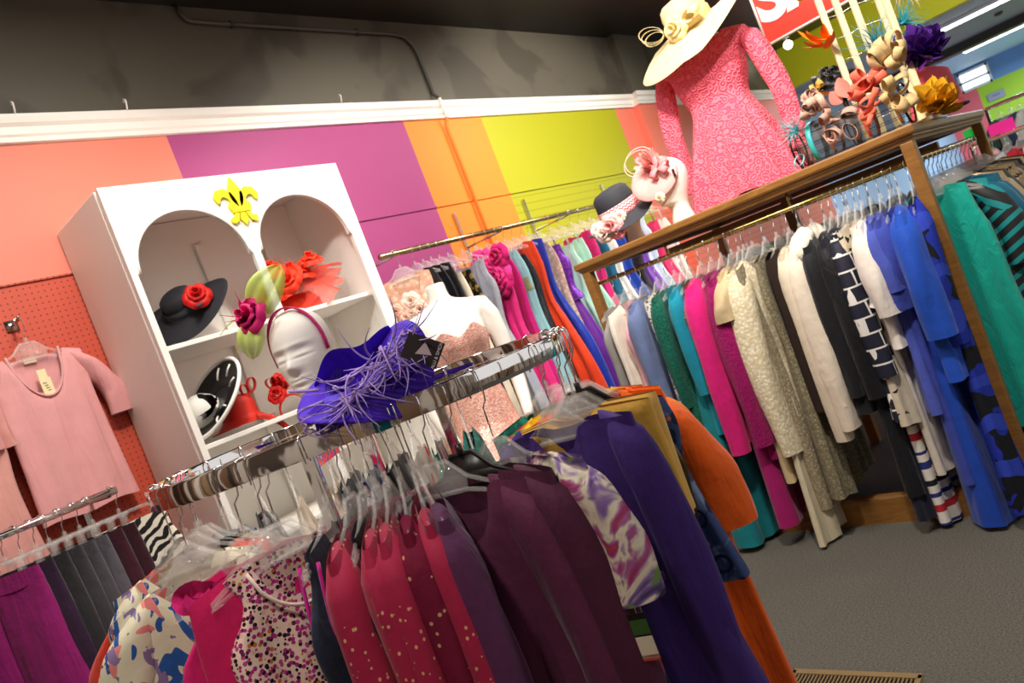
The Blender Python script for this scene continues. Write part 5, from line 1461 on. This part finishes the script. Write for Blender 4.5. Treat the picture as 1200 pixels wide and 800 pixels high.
for k, (p, r, c) in enumerate((((-.1, -.13, -.0), .07, 'f3aaa6'), ((-.15, -.12, -.01), .055, 'f5d8cc'), ((-.035, -.135, .02), .034, 'f0e4c8'), ((-.16, -.08, .01), .05, 'f7e2d8'), ((-.09, -.16, -.04), .04, 'ee8f94'))):
    rose(b2, A @ Vector(p), A @ Vector((-.5, -1, .35)), r, solid(c, .6), seed=k+3)
# ---- pink disc fascinator on a second head
h2 = (3.56, 1.815, TOP)
foam_head(h2, -YAW-1.35, 'white mannequin head in left profile wearing the pink disc fascinator', s=1.02, faceless=False)
pf = empty('fascinator', 'pale pink disc fascinator with feather pompom and thin loop on the mannequin head', 'fascinator', (3.49, 1.86, 1.875))
A = axes_m(-FW*.72-RT*.42+UP*.5, RT)
PK = solid('f2aaa4', .65, bump=(200, .2), name='pink_sinamay')
m = MB(); m.lathe([(.002, .018), (.05, .014), (.1, .004), (.125, -.012), (.128, -.016), (.1, -.002), (.05, .008), (.002, .012)], 56); m.xf(A.to_4x4()); m.obj('disc', PK, pf)
R = random.Random(8); m = MB()
for k in range(26): petal_strip(m, A @ Vector((.03, .03, .02)), sph_dir(R, A @ Vector((.1, .3, .8)), .9), A @ Vector((0, 0, 1)), .075, .014, .25)
for k in range(60): petal_strip(m, A @ Vector((.03, .045, .03)), sph_dir(R, A @ Vector((.0, .3, .6)), 1.1), A @ Vector((0, 0, 1)), .085, .007, .3)
m.obj('feather_pompom', solid('f5b4ae', .7), pf)
m = MB()
for k in range(5): loop_bow(m, A @ Vector((.05, .0, .02)), A @ Vector((cos(k*1.3), sin(k*1.3), .5)), A @ Vector((0, 0, 1)), .035, .016)
m.obj('bow', solid('ee8a8c', .6), pf)
m = MB()
for s in (0, .012): m.tube([A @ Vector((-.02+.075*cos(a)+s, .09+.06*sin(a)+s, .05+.02*sin(a))) for a in [-.6+1.5*PI*i/24 for i in range(25)]], .002, 5)
m.obj('wire_loop', solid('f2c4bc', .6), pf)
rose(pf, A @ Vector((-.02, -.135, .0)), -FW-RT, .03, solid('efe0bc', .6), 'cream_rose', 6)
m = MB(); m.box(A @ Vector((.1, -.07, .012)), (.011, .006, .04), -YAW); m.obj('clip', BLACKPL, pf, smooth=False)

# ---- wire drum of headbands
CYX, CYR, CYZ = 3.53, .088, TOP+.092
DARKW = solid('1f1b19', .4, .6, name='dark_wire')
wd = empty('wire_drum', 'black wire mesh drum lying on the wooden rack and holding headbands', 'display stand', (CYX, 1.16, TOP))
for y in (0, -.02, -.24, -.46):
    m = MB(); m.tube([(CYR*cos(a), y, .092+CYR*sin(a)) for a in [2*PI*i/36 for i in range(36)]], .0045 if y in (0, -.46) else .002, 6, closed=True)
    m.obj('ring', DARKW, wd)
m = MB()
for k in range(12):
    a = 2*PI*k/12; m.tube([(CYR*cos(a), 0, .092+CYR*sin(a)), (CYR*cos(a), -.46, .092+CYR*sin(a))], .0015, 5)
for a in (0, PI/2): m.tube([(CYR*cos(a), 0, .092+CYR*sin(a)), (-CYR*cos(a), 0, .092-CYR*sin(a))], .002, 5)
m.obj('rod', DARKW, wd)
m = MB(); m.lathe([(CYR-.004, 0), (CYR-.004, .4)], 36, M=Matrix.Rotation(PI/2, 3, 'X'), c=(0, -.02, .092)); m.obj('mesh_sleeve', clear_mat('dark_mesh', '4a423c', .45, .6), wd)
m = MB()
for a in (-.5, PI+.5): m.tube([(.07*cos(a), -.01, .03), (.08*cos(a), -.01, 0)], .004, 6)
m.obj('foot', DARKW, wd)
def headband(y, colr, lab, wide=.007):
    o = empty('headband', lab, 'headband', (CYX, y, CYZ), group='headbands on the wire drum')
    m = MB(); r = CYR+.006
    m.ribbon([V(r*cos(a), 0, r*sin(a)) for a in [-.9+(PI+1.8)*i/30 for i in range(31)]], wide, V(0, 1, 0), .003); m.obj('band', solid(colr, .35), o)
    return o
o = headband(1.075, '3fb0b0', 'aqua satin headband with feather tuft at the near end of the drum', .011)
R = random.Random(21); m = MB(); c = V(-.09, .03, .07)
feather_strands(m, c, [sph_dir(R, -RT*.8+UP*.5-FW*.2, .8) for _ in range(70)], .085, .0014, R, .5, 6); m.obj('feather_tuft', solid('5cbcc4', .7), o)
m = MB(); loop_bow(m, c+V(0, .02, -.1), V(-.6, .5, -.6), UP, .03, .006); m.obj('ribbon_loop', solid('7ccad0', .6), o)
def bow_cluster(o, c, col, n, r, w, seed, axis, spread=.9):
    R = random.Random(seed)
    for k in range(n):
        m = MB(); d = sph_dir(R, axis, spread); loop_bow(m, Vector(c)+Vector((R.uniform(-.03, .03), R.uniform(-.045, .045), R.uniform(-.03, .03))), d, sph_dir(R, UP, 1.2), r*R.uniform(.75, 1.2), w*R.uniform(.8, 1.2)); m.obj('ribbon_loop', fabric(col, .6), o)
o = headband(1.0, 'b08a78', 'taupe pink headband heaped with large ribbon loops'); bow_cluster(o, (-.06, -.0, .13), 'c79f8c', 13, .034, .016, 4, -FW*.8+UP*.7+RT*-.4); bow_cluster(o, (-.085, -.03, .03), 'b98f7e', 8, .036, .013, 5, -FW-UP*.2)
o = headband(.85, 'd8604c', 'coral headband with curled ribbon bow right of the taupe one'); bow_cluster(o, (-.05, -.03, .125), 'e0634c', 9, .034, .018, 6, -FW*.7+UP*.7); bow_cluster(o, (-.09, -.02, .03), 'e06a52', 4, .038, .011, 7, -FW-UP*.2)
m = MB(); petal_strip(m, V(-.02, .04, .12), UP*.9-RT*.2, -FW, .09, .035, .1); petal_strip(m, V(-.02, .07, .11), UP*.8-RT*.6, -FW, .07, .03, .1); m.obj('petal', solid('f0988a', .6), o)
o = headband(.725, 'a88a5a', 'tan headband with large beige looped bow at the far end of the drum'); bow_cluster(o, (-.03, -.02, .17), 'cdb07c', 8, .042, .02, 8, -FW*.7+UP*.7); bow_cluster(o, (-.08, -.0, .04), 'c8a974', 6, .042, .02, 9, -FW-UP*.1)

# ---- pole stand with fascinators
ps = empty('pole_stand', 'display stand of pale cream poles rising behind the headbands', 'display stand', (3.8, .82, TOP))
POLE = solid('e6d6ac', .5, name='cream_pole')
for x, y, h in ((3.76, .935, .95), (3.84, .89, .95), (3.8, .815, .98), (3.9, .74, 1.0), (3.82, .70, 1.0)):
    m = MB(); m.box((x-3.8, y-.82, h/2+.01), (.026, .026, h), .5); m.obj('pole', POLE, ps, smooth=False, bevel=.003)
m = MB(); m.box((0.03, 0, .008), (.2, .3, .016)); m.obj('base_board', POLE, ps, smooth=False, bevel=.003)
m = MB()
for k in range(9):
    z = .1+.1*k; m.tube([(-.04, .115, z), (.04, .07, z), (0, -.005, z), (.1, -.08, z), (.02, -.12, z)], .0016, 5)
m.obj('cross_wire', DULLCHROME, ps)
def fasc(name, label, loc, build):
    o = empty(name, label, 'fascinator', loc, group=None); build(o); return o
def tuft(col, n, L, axis, seed, spread=.8, r=.002, curl=.5, name='feather'):
    def f(o):
        R = random.Random(seed); m = MB(); feather_strands(m, V(0, 0, 0), [sph_dir(R, axis, spread) for _ in range(n)], L, r, R, curl, 6); m.obj(name, solid(col, .7), o)
        m = MB(); m.lathe([(.001, -.008), (.02, -.004), (.02, .003), (.001, .008)], 16); m.obj('clip_base', solid(col, .6), o)
    return f
def petals_b(col, n, L, w, axis, seed, spread=.9, centre=None):
    def f(o):
        R = random.Random(seed); m = MB()
        for k in range(n): petal_strip(m, V(R.uniform(-.02, .02), R.uniform(-.02, .02), R.uniform(-.02, .02)), sph_dir(R, axis, spread), UP+RT*R.uniform(-1, 1), L*R.uniform(.7, 1.1), w, .3)
        m.obj('petal', solid(col, .65), o)
        if centre: m = MB(); feather_strands(m, V(0, 0, 0), [sph_dir(R, axis, .5) for _ in range(8)], L, .0025, R, .4); m.obj('quill', solid(centre, .5), o)
    return f
fasc('fascinator', 'orange spiky feather fascinator clipped to the left cream pole', (3.74, .955, 2.11), petals_b('ee7a14', 11, .12, .015, -RT*.7-FW*.3+UP*.1, 31, .9))
fasc('fascinator', 'turquoise blue feather fascinator between the cream poles', (3.83, .795, 2.0), tuft('1f8ca8', 90, .13, -FW*.3+UP*.3, 32, 1.2, .0022))
fasc('fascinator', 'teal feather spray at the right of the rightmost cream pole', (3.86, .68, 2.05), tuft('2a9aa8', 60, .1, RT*.5+UP*.2, 33, 1.1, .002))
fasc('fascinator', 'pale pink wispy feather fascinator high at the right pole', (3.84, .64, 2.2), tuft('f0cfc4', 70, .13, RT*.6-UP*.1, 34, 1.1, .0016))
fasc('fascinator', 'yellow fascinator at the top of the left cream poles', (3.76, .99, 2.36), petals_b('e8d01e', 10, .08, .02, -FW+RT*-.4, 35))
fasc('fascinator', 'deep purple ruffled flower fascinator right of the poles', (3.86, .655, 1.9), lambda o: (petals_b('4a1a7c', 90, .105, .045, -FW*.8+UP*.35, 36, 1.0)(o), tuft('56248c', 40, .12, -FW+UP, 37, 1.1)(o)))
fasc('fascinator', 'mustard yellow feather flower fascinator resting beside the beige bow', (3.8, .66, TOP+.05), lambda o: (petals_b('e0a81c', 70, .1, .04, -FW*.6+RT*.4+UP*.3, 38, 1.)(o), tuft('2a2218', 6, .06, -FW+UP, 39, .6)(o)))
fasc('fascinator', 'small cream and yellow fascinator left of the poles', (3.84, 1.085, 1.93), petals_b('ecca74', 14, .06, .02, -FW+UP*.3, 40))
# tiny black cap hat
kk = empty('hat', 'black beaded cocktail hat behind the coral bows', 'hat', (3.9, 1.01, 1.955))
A = axes_m(UP*.8-FW*.5+RT*.2, RT)
m = MB(); hat_shell(m, .105, .07, .055, fn=lambda p, a, r, z: (p.x*1.15, p.y, z+.02*sin(3*a)*(r > .08))); m.xf(A.to_4x4()); m.obj('brim', solid('16151a', .4, bump=(60, .6)), kk)
m = MB(); R = random.Random(5)
for k in range(8): rose_into(m, A @ Vector((R.uniform(-.08, .02), R.uniform(-.06, .03), .05)), A @ Vector((0, -.4, 1)), .022, R)
m.obj('bead_trim', solid('1f1d16', .3), kk)
m = MB(); m.tube([V(0, 0, .01), V(0, 0, TOP-1.955+.01)], .012, 8); m.lathe([(.001, TOP-1.955), (.07, TOP-1.955), (.07, TOP-1.945), (.001, TOP-1.94)], 24); m.obj('hat_stand', DARKW, kk)
# pleated coral bag-like hat at the right end
kp = empty('hat', 'coral pink folded hat with dark edge at the right end of the rack top', 'hat', (4.05, .70, TOP+.02))
m = MB(); rows = []
for j in range(13):
    v = j/12; rows.append([RT*((.13-.04*v)*cos(a)+.02*v)+FW*(.1*(1-.5*v)*sin(a))+UP*(.21*v+.02*sin(5*a)*v*(1-v)*4-.03*cos(a)*v) for a in [2*PI*i/40 for i in range(40)]])
b = m.grid(rows, wu=True); m.cap(b+12*40, 40); m.obj('crown', solid('e0586a', .65), kp)
m = MB(); m.tube([RT*(.132*cos(a))+FW*(.102*sin(a))+UP*.005 for a in [2*PI*i/40 for i in range(40)]], .007, 6, closed=True); m.obj('edge', solid('3a2226', .6), kp)
# ------------------------------------------------------------------ stock far to the right
def floor_rail(x0, y0, x1, y1, z, lab):
    o = empty('clothes_rail', lab, 'clothes rail', ((x0+x1)/2, (y0+y1)/2, 0)); c = o.location
    m = MB(); m.tube([(x0-c.x, y0-c.y, z), (x1-c.x, y1-c.y, z)], .02, 10); m.obj('rail', CHROME, o)
    for x, y in ((x0, y0), (x1, y1)):
        m = MB(); m.tube([(x-c.x, y-c.y, z), (x-c.x, y-c.y, .02)], .018, 10); m.box((x-c.x, y-c.y, .015), (.5, .06, .03)); m.obj('leg', DULLCHROME, o)
    return o
floor_rail(9.6, -.6, 9.6, 1.25, 1.74, 'distant chrome clothes rail with the lavender top')
floor_rail(8.1, -.6, 8.1, 1.25, 1.43, 'lower distant chrome rail in front of the lavender top')
G6 = 'clothes on the distant rails'
for i, (y, c, l, k) in enumerate(((1.15, '2a4a44', 'dark green', 'top'), (1.05, '8a9a94', 'sage', 'top'), (.97, '2c3a5c', 'navy', 'top'), (.9, 'c8ccc8', 'pale grey', 'top'), (.8, 'b49ac8', 'lavender', 'top'), (.6, 'cdb8d8', 'pale lilac', 'top'))):
    garment('blouse', f'{l} top on the distant rail under the lime wall', 'blouse', G6, (9.6, y, 1.76), -.5, k, .62, fabric(c), 'clear', 'round', f'distant {l} top', sleeve=.2, sr=(.1, .09))
for i, (y, c, l) in enumerate(((1.2, '5c1626', 'burgundy'), (1.1, '3a3a40', 'graphite'), (1.0, 'b8bcc0', 'silver'), (.9, 'b4122c', 'crimson'), (.78, 'd8d0c0', 'oatmeal'), (.64, '4a5648', 'moss'))):
    garment('blouse', f'{l} top on the lower distant rail', 'blouse', G6, (8.1, y, 1.45), -.5, 'top', .62, fabric(c), 'clear', 'round', f'distant {l} top on lower rail')
for (x, y, z, w, h, c, lab) in ((8.1, .99, 1.5, .2, .1, 'f02a9c', 'hot pink paper price card on the distant rail'), (8.1, 1.16, 1.55, .09, .2, '17c03a', 'bright green price ticket, taller, at the end of the rack'), (8.1, 1.24, 1.53, .07, .12, '1db845', 'small bright green price ticket left of the taller one')):
    m = MB(); m.box((0, 0, 0), (.006, w, h), .25); m.tube([(0, 0, -h/2), (0, 0, (1.43 if x < 9 else 1.74)-z)], .004, 6)
    tag(m.obj('price_card', solid(c, .5), loc=(x, y, z), smooth=False), lab, 'price card')
sg = empty('wall_sign', 'small grey sign plate on the lime green far wall', 'sign', (31.45, 3.67, 2.71))
m = MB(); m.box((0, 0, 0), (.06, .5, .26)); m.obj('plate', solid('9a9aa8', .5), sg, smooth=False, bevel=.01)
m = MB(); m.box((-.034, 0, .02), (.01, .22, .03)); m.obj('marks', solid('6a6a78', .5), sg, smooth=False)

# ------------------------------------------------------------------ light
def area(name, loc, aim, size, power, col=(1, .93, .84), sy=None):
    L = bpy.data.lights.new(name, 'AREA'); L.energy = power; L.color = col; L.size = size
    if sy: L.shape = 'RECTANGLE'; L.size_y = sy
    o = bpy.data.objects.new(name, L); COL.objects.link(o); o.location = loc
    o.rotation_euler = (Vector(aim)-Vector(loc)).to_track_quat('-Z', 'Y').to_euler(); return o
def spot(name, loc, aim, power, ang=80, col=(1, .93, .84), rad=.12):
    L = bpy.data.lights.new(name, 'SPOT'); L.energy = power; L.color = col; L.spot_size = math.radians(ang); L.spot_blend = .7; L.shadow_soft_size = rad
    o = bpy.data.objects.new(name, L); COL.objects.link(o); o.location = loc
    o.rotation_euler = (Vector(aim)-Vector(loc)).to_track_quat('-Z', 'Y').to_euler(); return o
spot('track_light_cabinet', (1.2, 1.3, 3.6), (1.8, 3.3, 1.7), 150, 75)
spot('track_light_gowns', (3.2, 1.7, 3.65), (3.6, 3.4, 1.9), 190, 95)
spot('track_light_dress', (2.1, 1.0, 3.6), (3.8, 1.4, 2.0), 260, 60)
spot('track_light_rack', (1.6, .3, 3.6), (3.4, 1.4, .8), 200, 75)
area('ceiling_panel_near', (1.2, 1.9, 3.7), (1.2, 1.9, 0), 1.4, 46)
spot('green_wall_fill', (5.0, 1.4, 3.65), (5.6, 3.66, 2.4), 230, 85)  # unseen spot added to brighten the green wall
spot('track_light_head', (-.5, 1.7, 3.5), (1.05, 1.6, 1.5), 55, 24)
spot('far_stock_fill', (6.4, .2, 3.6), (8.6, .8, 1.4), 160, 70)  # added spot without a fitting, lifts the distant clothes
spot('track_light_blouses', (-.3, .5, 3.6), (.5, 1.75, 1.0), 120, 50)
spot('header_fill', (8.6, .9, 3.3), (11.7, 2.4, 3.4), 170, 80)  # made-up spot hung below the ceiling to light the lime header
area('ceiling_panel_far', (5.6, 1.6, 3.7), (5.6, 1.6, 0), 1.6, 60)
area('far_shop_light', (15.5, 0, 3.6), (15.5, 0, 0), 4, 420, (.82, .9, 1))
area('far_shop_daylight', (27, 0, 3.6), (27, 0, 0), 5, 700, (.7, .84, 1))
w = bpy.data.worlds.new('shop_ambient'); SC.world = w; w.use_nodes = True
w.node_tree.nodes['Background'].inputs[0].default_value = (1, .95, .9, 1); w.node_tree.nodes['Background'].inputs[1].default_value = .68

# ------------------------------------------------------------------ camera
cam = bpy.data.cameras.new('camera'); co = bpy.data.objects.new('camera', cam); COL.objects.link(co); SC.camera = co
cam.sensor_width = 36; cam.lens = 888.5/1200*36; cam.clip_start = .02
roll, pitch = -.36808, -.02407
f = Vector((sin(YAW)*cos(pitch), cos(YAW)*cos(pitch), sin(pitch))); r_ = Vector((cos(YAW), -sin(YAW), 0)); u_ = r_.cross(f)
r2 = r_*cos(roll)+u_*sin(roll); u2 = -r_*sin(roll)+u_*cos(roll)
M = Matrix((r2, u2, -f)).transposed().to_4x4(); M.translation = (0, 0, 1.45); co.matrix_world = M
SC.view_settings.view_transform = 'Standard'; SC.view_settings.look = 'None'; SC.view_settings.gamma = 1; SC.view_settings.use_curve_mapping = False
SC.view_settings.exposure = .35
cam.dof.use_dof = True; cam.dof.focus_distance = 1.9; cam.dof.aperture_fstop = 5.6
SC.cycles.max_bounces = 8; SC.cycles.transparent_max_bounces = 24
